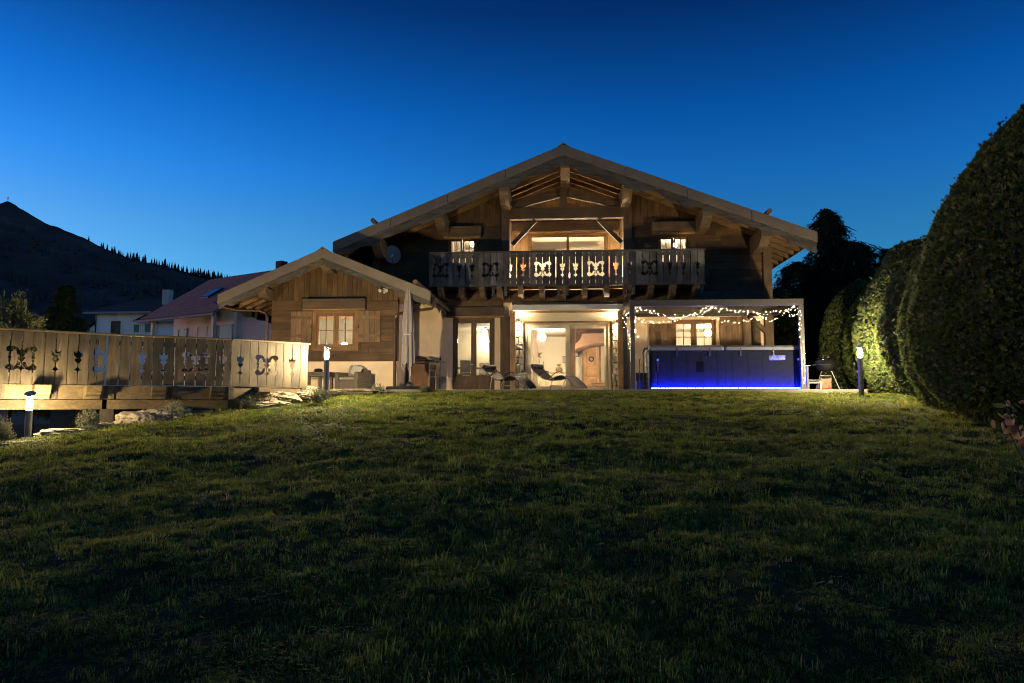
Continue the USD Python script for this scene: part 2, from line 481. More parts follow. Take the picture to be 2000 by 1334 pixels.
def mountain():
    xs = np.concatenate([np.linspace(-2400, -1010, 60), np.linspace(-1000, -300, 190), np.linspace(-290, 1100, 70)]); ts = np.concatenate([np.linspace(0, 1, 48), np.linspace(1.03, 1.35, 9)])
    V = []
    for t in ts:
        Y = 320 + 880 * t
        prof = np.interp(xs, RX, RZ)
        k = t ** 1.35 if t <= 1 else 1 - (t - 1) * 1.6
        p = np.stack([xs, np.full_like(xs, Y), 0 * xs], -1)
        nz = (meshkit.fbm(p * .006, 5, 2) - .5) * 60 * math.sin(min(t, 1) * math.pi) * np.clip(prof / 300, .1, 1) + (meshkit.fbm(p * .05, 3, 4) - .5) * 5
        V.append(np.stack([xs, np.full_like(xs, Y), -3.5 + (prof + 3) * k + nz], -1))
    V = np.vstack(V); n = len(xs)
    i, j = np.meshgrid(np.arange(n - 1), np.arange(len(ts) - 1)); a = (j * n + i).ravel()
    return trimesh.Trimesh(V, np.vstack([np.stack([a, a + 1, a + n + 1], 1), np.stack([a, a + n + 1, a + n], 1)]), process=False)


MTN = mountain()
usdkit.mesh(stage, '/World/mountain', MTN, FOREST, True)
info('/World/mountain', 'dark pointed mountain on the left horizon', None, None, 'structure')


def instancer(path, protos, pos, quats, scales, ids, label=None, cat_=None, kind='stuff', group=None):
    """protos: list of (name, mesh, material)."""
    pi = UsdGeom.PointInstancer.Define(stage, path)
    tg = []
    for n, m, mat in protos:
        usdkit.mesh(stage, f"{path}/{n}", m, mat); tg.append(Sdf.Path(f"{path}/{n}"))
    pi.CreatePrototypesRel().SetTargets(tg)
    pi.CreatePositionsAttr(Vt.Vec3fArray.FromNumpy(np.asarray(pos, np.float32)))
    q = np.asarray(quats, float)
    pi.CreateOrientationsAttr(Vt.QuathArray([Gf.Quath(float(a[3]), float(a[0]), float(a[1]), float(a[2])) for a in q]))
    s = np.asarray(scales, np.float32)
    s = np.repeat(s[:, None], 3, 1) if s.ndim == 1 else s
    pi.CreateScalesAttr(Vt.Vec3fArray.FromNumpy(np.ascontiguousarray(s)))
    pi.CreateProtoIndicesAttr(Vt.IntArray.FromNumpy(np.asarray(ids, np.int32)))
    return info(path, label, cat_, group, kind)


def spin(n, r, tilt=0.15):
    return (Rot.from_euler('z', r.uniform(0, 360, n), degrees=True) * Rot.from_euler('x', r.normal(0, math.degrees(tilt), n), degrees=True)).as_quat()


# far firs along the ridge and down the slope
def far_fir(seed):
    r = np.random.default_rng(seed); ms = []
    for k in range(4):
        z = .12 + .2 * k; R = .2 * (1 - k / 4.6)
        ms.append(lathe([(R, z), (R * .45, z + .2), (0, z + .34)], 7))
    return cat(ms)


FIRL = plain('far_fir', (.03, .038, .036), .95, noise=.3)
r = np.random.default_rng(3)
n1 = 330
fx = r.uniform(-720, -330, n1); keep = r.random(n1) < np.clip((fx + 760) / 300, .15, 1)
fx = fx[keep]; fy = np.full(len(fx), 1198.0) + r.uniform(-14, 6, len(fx)); fz = np.interp(fx, RX, RZ) - 3.0
n2 = 2600
t = r.uniform(.15, .95, n2); fx2 = r.uniform(-1300, -200, n2); fy2 = 320 + 880 * t
tree_ = MTN.vertices
from scipy.spatial import cKDTree
kd = cKDTree(tree_[:, :2]); _, ii = kd.query(np.stack([fx2, fy2], 1)); fz2 = tree_[ii, 2] - 2
pos = np.vstack([np.stack([fx, fy, fz], 1), np.stack([fx2, fy2, fz2], 1)])
sc = np.concatenate([r.uniform(8, 15, len(fx)), r.uniform(9, 16, n2)])
instancer('/World/mountain_forest', [(f'fir_{k}', far_fir(k), FIRL) for k in range(2)], pos, spin(len(pos), r, .03), sc, r.integers(0, 2, len(pos)), 'distant fir forest covering the dark mountain slope', 'forest')
pk = P(15.5, 391, 1199.)
cr = thing('summit_cross', 'tiny cross standing on the peak of the mountain', 'cross', (pk[0], pk[1], pk[2] - 1))
part(cr, 'upright', box(-.35, .35, -.3, .3, 0, 7), DARKM)
part(cr, 'crossbar', box(-1.8, 1.8, -.25, .25, 4.4, 5.1), DARKM)

# ------------------------------------------------------------------ grass
GR = [leaf('grass_green', (.070, .092, .014), (.20, .225, .045), .5), leaf('grass_olive', (.10, .108, .022), (.245, .24, .06), .5), leaf('grass_straw', (.14, .115, .04), (.28, .22, .085), .4), leaf('clover_leaf', (.024, .045, .009), (.075, .125, .02), .4)]


def tuft(seed, n, h, spread, w=.0045, lean=.5):
    r = np.random.default_rng(seed); V, F = [], []
    for k in range(n):
        a = r.uniform(0, 6.283); q = spread * math.sqrt(r.random()); b = np.array([q * math.cos(a), q * math.sin(a), -.01])
        hh = h * r.uniform(.45, 1.15); d = r.uniform(0, 6.283); ln = lean * r.uniform(.2, 1.2)
        dirv = np.array([math.cos(d), math.sin(d), 0]); sd = np.array([-math.sin(d), math.cos(d), 0]) * w * r.uniform(.7, 1.3)
        p1 = b + np.array([0, 0, hh * .55]) + dirv * hh * ln * .25; p2 = b + np.array([0, 0, hh * (1 - .3 * ln)]) + dirv * hh * ln
        i = len(V); V += [b - sd, b + sd, p1 - sd * .8, p1 + sd * .8, p2]
        F += [[i, i + 1, i + 3], [i, i + 3, i + 2], [i + 2, i + 3, i + 4]]
    return trimesh.Trimesh(np.array(V), np.array(F), process=False)


def clover(seed):
    r = np.random.default_rng(seed); V, F = [], []
    for k in range(7):
        c = np.array([r.uniform(-.07, .07), r.uniform(-.07, .07), r.uniform(.02, .05)])
        for l in range(3):
            a = r.uniform(-.3, .3) + l * 2.094; d = np.array([math.cos(a), math.sin(a), r.uniform(-.2, .3)]); s = np.array([-math.sin(a), math.cos(a), 0])
            i = len(V); V += [c, c + d * .012 + s * .008, c + d * .022, c + d * .012 - s * .008]; F += [[i, i + 1, i + 2], [i, i + 2, i + 3]]
    return trimesh.Trimesh(np.array(V), np.array(F), process=False)


protos = [(f'short_grass_{k}', tuft(k, 26, .055, .085), GR[k % 2]) for k in range(4)] + [('tall_grass', tuft(9, 14, .12, .05, .004, .6), GR[0]), ('dry_grass', tuft(10, 9, .10, .06, .004, .7), GR[2]), ('clover', clover(4), GR[3])]


def scatter_grass():
    r = np.random.default_rng(21); PX, SC, ID = [], [], []
    for y0, y1, dens, s in ((2.2, 4.5, 600, .66), (4.5, 7, 400, .8), (7, 11, 170, 1.0), (11, 16, 95, 1.2), (16, 23.0, 64, 1.3)):
        A = .78 * (y1 ** 2 - y0 ** 2) * 1.0; n = int(A * dens)
        Y = np.sqrt(r.uniform(y0 ** 2, y1 ** 2, n)); X = r.uniform(-.78, .78, n) * Y
        ok = (edge_dist(X, Y) < .35) & ((X * math.sin(PHI) + (Y - 27) * math.cos(PHI) < -4.25) | (X > 11.3) | (X < -6.2))
        X, Y = X[ok], Y[ok]; n = len(X)
        dn = meshkit.fbm(np.stack([X * 1.1, Y * 1.1, 0 * X], -1), 3, 5)
        ok = r.random(n) < np.clip((dn - .2) * 4, .62, 1); X, Y, dn = X[ok], Y[ok], dn[ok]; n = len(X)
        idd = r.choice(7, n, p=[.19, .19, .19, .19, .045, .045, .15])
        pat = meshkit.fbm(np.stack([X * .5, Y * .5, 0 * X + 4], -1), 2, 8)
        idd = np.where((pat > .6) & (r.random(n) < .45), 6, idd)
        idd = np.where((idd >= 4) & (idd < 6) & (Y > 18), 1, idd)
        PX.append(np.stack([X, Y, lawn_z(X, Y)], 1)); SC.append(s * r.uniform(.65, 1.35, n) * (.65 + .7 * dn)); ID.append(idd)
    return np.vstack(PX), np.concatenate(SC), np.concatenate(ID)


gp, gs, gi = scatter_grass()
instancer('/World/grass', protos, gp, spin(len(gp), np.random.default_rng(2), .12), gs, gi, 'short uneven grass with clover covering the lawn', 'grass')

# a few fallen leaves on the grass
r = np.random.default_rng(90); n = 170
LY = np.sqrt(r.uniform(3.0 ** 2, 15 ** 2, n)); LX = r.uniform(-.72, .74, n) * LY
ok = edge_dist(LX, LY) < .01; LX, LY = LX[ok], LY[ok]
lv = np.array([(0, -.03, 0), (.016, -.01, .006), (.014, .012, .004), (0, .034, .008), (-.015, .01, .005), (-.016, -.012, .007), (0, 0, -.002)])
lm_ = trimesh.Trimesh(lv, np.array([[6, 0, 1], [6, 1, 2], [6, 2, 3], [6, 3, 4], [6, 4, 5], [6, 5, 0]]), process=False)
instancer('/World/fallen_leaves', [('fallen_leaf', lm_, leaf('fallen_leaf_brown', (.16, .08, .04), (.34, .22, .12), .2))], np.stack([LX, LY, lawn_z(LX, LY) + r.uniform(.015, .04, len(LX))], 1),
          Rot.from_euler('zxy', np.stack([r.uniform(0, 360, len(LX)), r.normal(0, 25, len(LX)), r.normal(0, 25, len(LX))], 1), degrees=True).as_quat(), r.uniform(.6, 1.3, len(LX)), np.zeros(len(LX), int), 'scattered brown fallen leaves lying on the lawn', 'leaves')

# ------------------------------------------------------------------ the chalet
chalet = thing('chalet', 'large two storey timber chalet with carved balcony and warm lit windows', 'chalet', (0, 27.0, 0), HRZ)
RV, BACK = -1.7, 11.0
UR, ZR = 1.97, 8.82
UL, ZL = -6.40, 5.40
UE, ZE = 10.74, 5.48


def T(u):
    return ZR - (UR - u) * (ZR - ZL) / (UR - UL) if u < UR else ZR - (u - UR) * (ZR - ZE) / (UE - UR)


def slope_prism(side, top, bot, v0, v1, extra=0.0):
    ue, ze = (UL, ZL) if side < 0 else (UE, ZE)
    k = (ue + side * extra - UR) / (ue - UR); ue2, ze2 = UR + (ue - UR) * k, ZR + (ze - ZR) * k
    return ext_xz(Polygon([(UR, ZR + top), (ue2, ze2 + top), (ue2, ze2 + bot), (UR, ZR + bot)]), v0, v1)


def live_edge(u0, z0, u1, z1, top, depth, v0, v1, seed, n=70):
    """A board whose lower edge keeps the wavy outline of the trunk."""
    r = np.random.default_rng(seed); t = np.linspace(0, 1, n)
    w = 2.6 * (meshkit.fbm(np.stack([t * 14 + seed, 0 * t, 0 * t], 1), 4, seed) - .5)
    us, zs = u0 + (u1 - u0) * t, z0 + (z1 - z0) * t
    lo = zs + top - depth * (1 + .55 * w)
    # the face itself is uneven: a front skin with a few rows of vertices
    rows = 6; V = []
    for j in range(rows):
        q = j / (rows - 1)
        zz = (zs + top) * (1 - q) + lo * q
        dv = .05 * (meshkit.fbm(np.stack([t * 22, np.full(n, q * 3.0), np.full(n, seed * 1.0)], 1), 3, seed + 1) - .5)
        V.append(np.stack([us, v0 + dv + .03 * q, zz], 1))
    V.append(np.stack([us, np.full(n, v1), lo + .01], 1)); V.append(np.stack([us, np.full(n, v1), zs + top], 1))
    V = np.vstack(V); F = []; R = rows + 2
    for j in range(R):
        for i in range(n - 1):
            a, b = j * n + i, ((j + 1) % R) * n + i
            F += [[a, b, b + 1], [a, b + 1, a + 1]]
    F = np.array(F)
    for e in (0, n - 1):
        ring = [j * n + e for j in range(R)]
        F = np.vstack([F, [[ring[0], ring[j], ring[j + 1]] for j in range(1, R - 1)]])
    m = trimesh.Trimesh(V, F, process=False)
    return m if u1 > u0 else trimesh.Trimesh(V, F[:, ::-1], process=False)


# roof
for s in (-1, 1):
    roof = part(chalet, 'roof', slope_prism(s, 0, -.13, RV, BACK + 1), TILE)
    part(roof, 'soffit', slope_prism(s, -.135, -.165, RV + .03, BACK + .9, -.02), SOFF)
    for k in range(19):
        v = RV + .28 + k * .66
        if v < BACK + .8:
            part(roof, 'rafter', slope_prism(s, -.168, -.335, v, v + .10, -.06), RAFT)
    ue, ze = (UL, ZL) if s < 0 else (UE, ZE)
    for k in range(4):
        f0, f1 = k / 4 + (.0012 if k else 0), (k + 1) / 4 + (.002 if k == 3 else -.0012); jz, jv = (k % 2) * .006 - .003, (k * 7 % 3) * .004
        q = [(UR + (ue - UR) * f, ZR + (ze - ZR) * f) for f in (f0, f1)]
        part(roof, 'fascia_board', ext_xz(Polygon([(q[0][0], q[0][1] + .03 + jz), (q[1][0], q[1][1] + .03 + jz), (q[1][0], q[1][1] - .34 + jz), (q[0][0], q[0][1] - .34 + jz)]), RV - .045 - jv, RV - .002), FASC)
    part(roof, 'bargeboard', live_edge(UR, ZR, ue, ze, -.32, .30, RV + .005, RV + .09, 4 + s, 110), GREYX, 40)
    lx, ly = ((731, 437), (1500, 418))[s > 0]
    lu = hu(lx, ly, RV); lz = T(lu) + .14
    part(roof, 'snow_guard_log', tube([(lu, RV - .22, lz), (lu, BACK + .5, lz)], .085, 12), BEAMY)
    eu = ue - s * .03
    part(roof, 'eave_board', box(eu, eu + s * .03, RV + .06, BACK + .9, ze - .30, ze - .135), RAFT)
part(chalet, 'ridge_cap', ext_xz(Polygon([(UR - .22, T(UR - .22) + .035), (UR, ZR + .10), (UR + .22, T(UR + .22) + .035), (UR + .22, T(UR + .22) + .005), (UR, ZR + .06), (UR - .22, T(UR - .22) + .005)]), RV - .07, BACK + 1), FASC)

# purlins with carved ends
for x0, x1, y0 in ((1095, 1112, 318), (973, 994, 366), (846, 869, 419), (723, 746, 470), (1216, 1237, 361), (1369, 1394, 414), (1482, 1510, 453)):
    u = hu((x0 + x1) / 2, y0, RV + .15); zt = T(u) - .335 - .17
    zt = min(zt + .15, T(u - .16) - .34, T(u + .16) - .34)
    a = np.linspace(0, 1, 7)
    prof = [(RV + .12, zt), (RV + .12, zt - .30), (RV + .16, zt - .36)] + [(RV + .22 + .55 * t, zt - .36 - .26 * math.sin(t * math.pi / 2)) for t in a] + [(RV + 1.25, zt - .62), (RV + 1.7, zt - .62), (RV + 1.75, zt - .34), (BACK + .6, zt - .34), (BACK + .6, zt)]
    part(chalet, 'purlin', ext_yz(Polygon(prof), u - .165, u + .165), BEAMY)

# the wall polygons (front, v = 0)
ZB = hz(1100, 553, -1.2)           # top of the balcony floor's boards
ZS = hz(1100, 572)                 # top of the sill beam
ZS0 = hz(1100, 590)
UPL, UPR = hu(988, 470), hu(1225, 470)
UCL, UCR = hu(737, 500), hu(1497, 520)
ZV = hz(900, 441)


def roofline(off):
    us = [UCL - .6, UR, UCR + .6]
    return [(u, T(u) + off) for u in us]


WALLP = Polygon([(UCL, ZS)] + [(UCL, T(UCL) - .17), (UR, ZR - .17), (UCR, T(UCR) - .17)] + [(UCR, ZS)])
LOGU0, LOGU1 = UPL + .13, UPR - .13
LOGGIA = sbox(LOGU0, ZS - 1, LOGU1, ZR + 1)
WIN_UP = [HR(875, 464, 931, 519), HR(1285, 460, 1347, 517)]
holes = unary_union([LOGGIA] + [sbox(a, c, b, d) for a, b, c, d in WIN_UP])
uw = part(chalet, 'upper_wall', ext_xz(WALLP.difference(holes), .03, .24), WOODX)


def planks(parent, area, v0, v1, z0, z1, h, rnd, mat, name='plank', seglen=(2.2, 4.2), gap=.006):
    z = z0; u_min, _, u_max, _ = area.bounds
    while z < z1 - .03:
        hh = h * rnd.uniform(.85, 1.15); zt = min(z + hh, z1)
        u = u_min
        while u < u_max:
            L = rnd.uniform(*seglen); e = u + L if u_max - (u + L) > .8 else u_max + .01
            for p in polys(sbox(u + gap / 2, z + gap / 2, e - gap / 2, zt - gap / 2).intersection(area)):
                if p.area > .01:
                    d = rnd.uniform(0, .012)
                    part(parent, name, ext_xz(p, v0 + d, v1), mat)
            u = e
        z = zt


def boards(parent, area, v0, v1, w, rnd, mat, name='board', gap=.008):
    u, _, u1, _ = area.bounds
    while u < u1 - .02:
        ww = w * rnd.uniform(.85, 1.2)
        for p in polys(sbox(u + gap / 2, -9, u + ww - gap / 2, 99).intersection(area)):
            if p.area > .01:
                part(parent, name, ext_xz(p, v0 + rnd.uniform(0, .01), v1), mat)
        u += ww


rp = np.random.default_rng(42)
cut = WALLP.difference(holes)
planks(uw, cut.intersection(sbox(-20, ZS, 20, ZV)), -.01, .03, ZS, ZV, .26, rp, WOODX)
boards(uw, cut.intersection(sbox(-20, ZV, 20, 20)), -.012, .03, .21, rp, WOODZ)
# sill beam between the storeys, corner and middle posts
part(chalet, 'sill_beam', box(UCL, UCR, -.06, .24, ZS0, ZS - .003), BEAMX)
for px, y0 in ((988, 400), (1225, 395), (737, 488), (1497, 483)):
    u = hu(px, y0 + 30); part(chalet, 'timber_post', box(u - .15, u + .15, -.14, .2, ZS0 - .002 if px < 1400 else 0, T(u) - .5), BEAMZ)

# ground floor walls with openings
OP_D = HR(884, 621, 966, 766); OP_S = HR(1004, 606, 1210, 766); OP_W = HR(1313, 624, 1399, 692)
GU0, GU1 = UCL, UCR - .15
gwall = sbox(GU0, -.3, GU1, ZS0).difference(unary_union([sbox(OP_D[0], 0, OP_D[1], OP_D[3]), sbox(OP_S[0], 0, OP_S[1], OP_S[3]), sbox(OP_W[0], OP_W[2], OP_W[1], OP_W[3])]))
part(chalet, 'plaster_wall', ext_xz(gwall, 0, .28), PLAST)
part(chalet, 'side_wall', box(UCL - .0, UCL + .2, .24, BACK, -2.5, T(UCL) - .2), WOODX)
part(chalet, 'side_wall', box(UCR - .2, UCR, .24, BACK, -.3, T(UCR) - .2), WOODX)
part(chalet, 'back_wall', ext_xz(Polygon([(UCL + .2, -2.5), (UCL + .2, T(UCL) - .2), (UR, ZR - .2), (UCR - .2, T(UCR) - .2), (UCR - .2, -2.5)]), BACK - .2, BACK), WOODX)


def pane(parent, u0, u1, z0, z1, v, name='pane'):
    return part(parent, name, box(u0, u1, v, v + .008, z0, z1), GLASS)


def frame(u0, u1, z0, z1, w, v0, v1):
    return [box(u0, u1, v0, v1, z1 - w, z1), box(u0, u1, v0, v1, z0, z0 + w), box(u0, u0 + w, v0, v1, z0 + w, z1 - w), box(u1 - w, u1, v0, v1, z0 + w, z1 - w)]


def casement_window(parent, r, v, casw, nm='window', rows=2, mat=None, sash=.085, mun=.028, cas_out=.07):
    """r: opening (u0, u1, z0, z1); a casing, two sashes, panes and glazing bars."""
    mat = mat or FRAME
    u0, u1, z0, z1 = r
    w = part(parent, nm, cat(frame(u0 - cas_out, u1 + cas_out, z0 - cas_out, z1 + cas_out, casw + cas_out, v - .03, v + .10)), mat)
    um = (u0 + u1) / 2; a0, a1, b0, b1 = u0 + casw, u1 - casw, z0 + casw, z1 - casw
    for s0, s1 in ((a0, um - .004), (um + .004, a1)):
        part(w, 'sash', cat(frame(s0 + .002, s1 - .002, b0 + .002, b1 - .002, sash, v + .02, v + .075)), mat)
        g0, g1, h0, h1 = s0 + sash, s1 - sash, b0 + sash, b1 - sash
        pane(w, g0 - .005, g1 + .005, h0 - .005, h1 + .005, v + .048)
        part(w, 'glazing_bar', box((g0 + g1) / 2 - mun / 2, (g0 + g1) / 2 + mun / 2, v + .03, v + .047, h0, h1), mat)
        for k in range(1, rows):
            zz = h0 + (h1 - h0) * k / rows
            part(w, 'glazing_bar', cat([box(g0, (g0 + g1) / 2 - mun / 2 - .001, v + .032, v + .047, zz - mun / 2, zz + mun / 2), box((g0 + g1) / 2 + mun / 2 + .001, g1, v + .032, v + .047, zz - mun / 2, zz + mun / 2)]), mat)
    return w


for r_ in WIN_UP:
    casement_window(chalet, r_, .06, .05, rows=2, sash=.075)
for q in ((866, 441, 939, 462), (1273, 432, 1361, 453)):
    u0, u1, z0, z1 = HR(*q, -.3)
    sb = part(chalet, 'shutter_box', cbox(u0, u1, -.30, -.012, z0, z1, .012), BEAMX)
    part(sb, 'lower_lip', box(u0 + .02, u1 - .02, -.27, -.02, z0 - .03, z0 - .001), PINEX)
w3 = casement_window(chalet, OP_W, .06, .05, rows=2, sash=.10)
for q in ((1268, 632, 1314, 692), (1406, 619, 1452, 692)):
    u0, u1, z0, z1 = HR(*q, -.05)
    sh = holder(chalet, 'shutter'); n = 4
    for k in range(n):
        a, b = u0 + (u1 - u0) * k / n, u0 + (u1 - u0) * (k + 1) / n
        part(sh, 'board', box(a + .004, b - .004, -.055, -.02, z0, z1), SHUT)
    part(sh, 'batten', box(u0 + .03, u1 - .03, -.075, -.056, z1 - .30, z1 - .18), SHUT)
    part(sh, 'batten', box(u0 + .03, u1 - .03, -.075, -.056, z0 + .18, z0 + .30), SHUT)

# french door on the left
u0, u1, z0, z1 = OP_D
fd = part(chalet, 'french_door', cat(frame(u0, u1, .0, z1, .09, .02, .16)), BEAMZ, label='dark french door with two tall panes')
um = hu(925, 690)
for s0, s1 in ((u0 + .09, um - .003), (um + .003, u1 - .09)):
    part(fd, 'leaf', cat(frame(s0, s1, .09, z1 - .09, .10, .04, .10) + [box(s0 + .1, s1 - .1, .05, .09, .19, hz(925, 733))]), BEAMZ)
    pane(fd, s0 + .1, s1 - .1, hz(925, 733) + .0, z1 - .19, .07)
part(fd, 'door_handle', bar((um - .10, .02, 1.02), (um - .02, .02, 1.02), .02, .02), METAL)
u0, u1, z0, z1 = HR(868, 600, 985, 617, -.32)
sb = part(chalet, 'shutter_box', cbox(u0, u1, -.32, -.004, z0, z1, .012), BEAMX, label='dark roller shutter box over the french door')
part(sb, 'lower_lip', box(u0 + .01, u1, -.33, -.01, z0 - .035, z0 - .001), PINEX)
part(chalet, 'lintel', hbox(872, 587, 983, 598, -.08, -.003), BEAMX)
part(chalet, 'timber_post', hbox(977, 618, 997, 766, -.16, -.003), BEAMZ)
part(chalet, 'timber_post', hbox(996, 606, 1006, 766, -.22, -.003), PINE)
part(chalet, 'timber_post', hbox(1207, 606, 1218, 766, -.22, -.003), PINE)
part(chalet, 'timber_post', hbox(1470, 626, 1487, 766, -.12, -.003), BEAMZ)
part(chalet, 'post_brace', bar((hu(1462, 616, -.15), -.12, hz(1462, 616, -.15)), (hu(1497, 648, -.15), -.12, hz(1497, 648, -.15)), .12, .16), BEAMZ)

# the sliding door's alcove
a0, a1, az1 = OP_S[0], OP_S[1], OP_S[3]
part(chalet, 'alcove_header', hbox(1008, 606.5, 1206, 610, .02, .16, .02), PINEX)
DU0, DU1, DZ1 = HR(1026, 630, 1192, 764, .30)[0], HR(1026, 630, 1192, 764, .30)[1], hz(1110, 630, .30)
part(chalet, 'alcove_lintel', box(a0 - .02, a1 + .02, .285, .45, DZ1 + .002, az1 + .1), CREAM)
part(chalet, 'alcove_soffit', box(a0, a1, .165, .284, az1 - .05, az1 - .001), CREAM)
sd = part(chalet, 'sliding_door', cat(frame(DU0, DU1, -.02, DZ1, .07, .26, .44)), PALEF, label='wide pale sliding glass door')
part(sd, 'outer_casing', cat(frame(DU0 - .07, DU1 + .07, -.02, DZ1 + .05, .068, .24, .30)), FRAME)
dm = hu(1109, 690, .30)
for s0, s1, vv in ((DU0 + .07, dm + .06, .34), (dm - .06, DU1 - .07, .40)):
    part(sd, 'leaf', cat(frame(s0, s1, .05, DZ1 - .07, .15, vv - .05, vv)), PALEF)
    pane(sd, s0 + .14, s1 - .14, .19, DZ1 - .21, vv - .03)
part(sd, 'sill', box(DU0, DU1, .1, .26, -.02, .05), PALEF)


def stone_pier(u0, u1, v0, v1, z0, z1, seed, hh=.24):
    r = np.random.default_rng(seed)
    st = part(chalet, 'stone_pier', box(u0 + .01, u1 - .01, v0 + .035, v1, z0, z1), MORTAR)
    z = z0
    while z < z1 - .05:
        h = hh * r.uniform(.6, 1.4); h = min(h, z1 - z)
        n = 1 if r.random() < .55 else 2
        e = [u0, u1] if n == 1 else [u0, u0 + (u1 - u0) * r.uniform(.35, .65), u1]
        for a, b in zip(e[:-1], e[1:]):
            g = .005; tilt = r.uniform(-.022, .022, 8)
            pts = []
            for q, (uu, zz) in enumerate(((a + g, z + g), (b - g, z + g), (b - g, z + h - g), (a + g, z + h - g))):
                uu += tilt[q] * .8; zz += tilt[q + 4]
                pts += [(uu, v0 + .05, zz)]
                cx, cz = (a + b) / 2, z + h / 2
                pts += [(cx + (uu - cx) * .86, v0 + r.uniform(-.02, .01), cz + (zz - cz) * .85)]
            part(st, 'stone', hull(pts), STONE)
        z += h


stone_pier(a0 + .01, DU0 - .075, .10, .44, 0, DZ1 - .02, 3)
stone_pier(DU1 + .075, a1 - .01, .10, .44, 0, DZ1 - .02, 8)

# awning cassette over the alcove
aw = holder(chalet, 'awning_cassette')
u0, u1, z0, z1 = HR(1000, 589, 1216, 605, -.34)
part(aw, 'hood', ext_yz(Polygon([(-.30, z1 - .06), (-.26, z1), (-.065, z1 + .02), (-.065, z1 - .08), (-.30, z1 - .10)]), u0 - .02, u1 + .02), ALU)
for k in range(3):
    ua, ub = u0 + (u1 - u0) * k / 3, u0 + (u1 - u0) * (k + 1) / 3
    part(aw, 'front_panel', box(ua + .008, ub - .008, -.34, -.235, z0, z1 - .11), WHITE)

# loggia: side walls, back wall, floor, truss
LV = 1.9
LB = HR(1031, 455, 1188, 553, LV)
lbw = Polygon([(LOGU0, ZB - .3), (LOGU0, T(LOGU0) - .17), (UR, ZR - .17), (LOGU1, T(LOGU1) - .17), (LOGU1, ZB - .3)])
lw = part(chalet, 'loggia_back_wall', ext_xz(lbw.difference(sbox(LB[0], 0, LB[1], LB[3])), LV + .02, LV + .2), PINE)
boards(lw, lbw.difference(sbox(LB[0], 0, LB[1], LB[3])), LV, LV + .02, .19, rp, PINE)
for u, s in ((LOGU0, -1), (LOGU1, 1)):
    part(chalet, 'loggia_side_wall', box(u, u + s * .12, .2, LV + .2, ZB - .3, T(u) - .18), PINE)
part(chalet, 'loggia_floor', box(LOGU0, LOGU1, -.02, LV + .2, ZB - .25, ZB - .05), DECKX)
part(chalet, 'loggia_header', hbox(1000, 433, 1214, 451, LV - .22, LV - .03, LV - .22), BEAMX)
ld = part(chalet, 'loggia_door', cat(frame(LB[0], LB[1], ZB - .03, LB[3], .07, LV + .02, LV + .14)), FRAME, label='sliding glass door behind the balcony')
lm = hu(1109, 470, LV)
for s0, s1, vv in ((LB[0] + .07, lm + .04, LV + .06), (lm - .04, LB[1] - .07, LV + .11)):
    part(ld, 'leaf', cat(frame(s0, s1, ZB + .02, LB[3] - .07, .09, vv - .04, vv)), FRAME)
    pane(ld, s0 + .08, s1 - .08, ZB + .1, LB[3] - .15, vv - .02)
part(chalet, 'tie_beam', hbox(996, 404, 1217, 426, -.13, .13, -.13), BEAMX)
kt = hz(1105, 340)
part(chalet, 'king_post', box(UR - .14, UR + .14, -.16, .1, hz(1105, 405, -.13) + .002, ZR - .9), BEAMZ)
for s, xe, ye in ((-1, 999, 402), (1, 1214, 399)):
    part(chalet, 'truss_rafter', bar((UR + s * .10, 0, hz(1105, 376)), (hu(xe, ye), 0, hz(xe, ye)), .14, .34), BEAMX)
for a, b, c, d in ((1001, 478, 1046, 430), (1214, 474, 1168, 428)):
    part(chalet, 'knee_brace', bar((hu(a, b), 0, hz(a, b)), (hu(c, d), 0, hz(c, d)), .14, .16), BEAMX)

# ------------------------------------------------------------------ balcony
def motif_tulip(h, up=1.0):
    g = [Polygon([(-.015, .52), (-.075, .56), (-.085, .66), (-.035, .625), (0, .70), (.035, .625), (.085, .66), (.075, .56), (.015, .52)]),
         Point(0, .565).buffer(.055, 4), Polygon([(-.06, .49), (.06, .49), (.035, .44), (0, .41), (-.035, .44)]), Point(-.03, .485).buffer(.032, 3), Point(.03, .485).buffer(.032, 3),
         sbox(-.010, .33, .010, .42), Polygon([(-.065, .285), (-.02, .33), (0, .36), (.02, .33), (.065, .285), (.03, .275), (0, .24), (-.03, .275)]),
         sbox(-.011, .70, .011, .90), sbox(-.008, .16, .008, .27)]
    return affinity.scale(unary_union(g), h, h, origin=(0, 0))


def motif_scroll(h, pitch):
    g = []
    for s in (-1, 1):
        x = s * pitch / h
        for zc, dz in ((.655, 1), (.315, -1)):
            g.append(Point(x, zc).buffer(.062, 5))
            c = Point(x - s * .045, zc - dz * .075)
            ring = affinity.scale(c.buffer(.125, 6), 1, 1.05).difference(affinity.translate(c.buffer(.100, 6), s * .03, -dz * .02))
            half = sbox(min(x, x - s * .18), zc - dz * .10 if dz > 0 else zc - .07, max(x, x - s * .18), zc + .07 if dz > 0 else zc + .10)
            g.append(ring.intersection(half))
            g.append(Polygon([(x, zc + dz * .05), (x - s * .05, zc + dz * .062), (x - s * .09, zc + dz * .035), (x, zc)]))
        g += [Point(x, .50).buffer(.034, 4), Point(x, .56).buffer(.024, 3), Point(x, .44).buffer(.024, 3), sbox(x - .010, .36, x + .010, .60), sbox(x - .009, .72, x + .009, .90), sbox(x - .007, .15, x + .007, .26)]
    g = unary_union([p.buffer(0) for p in g])
    return unary_union([affinity.scale(g, h, h, origin=(0, 0)), motif_tulip(h)])


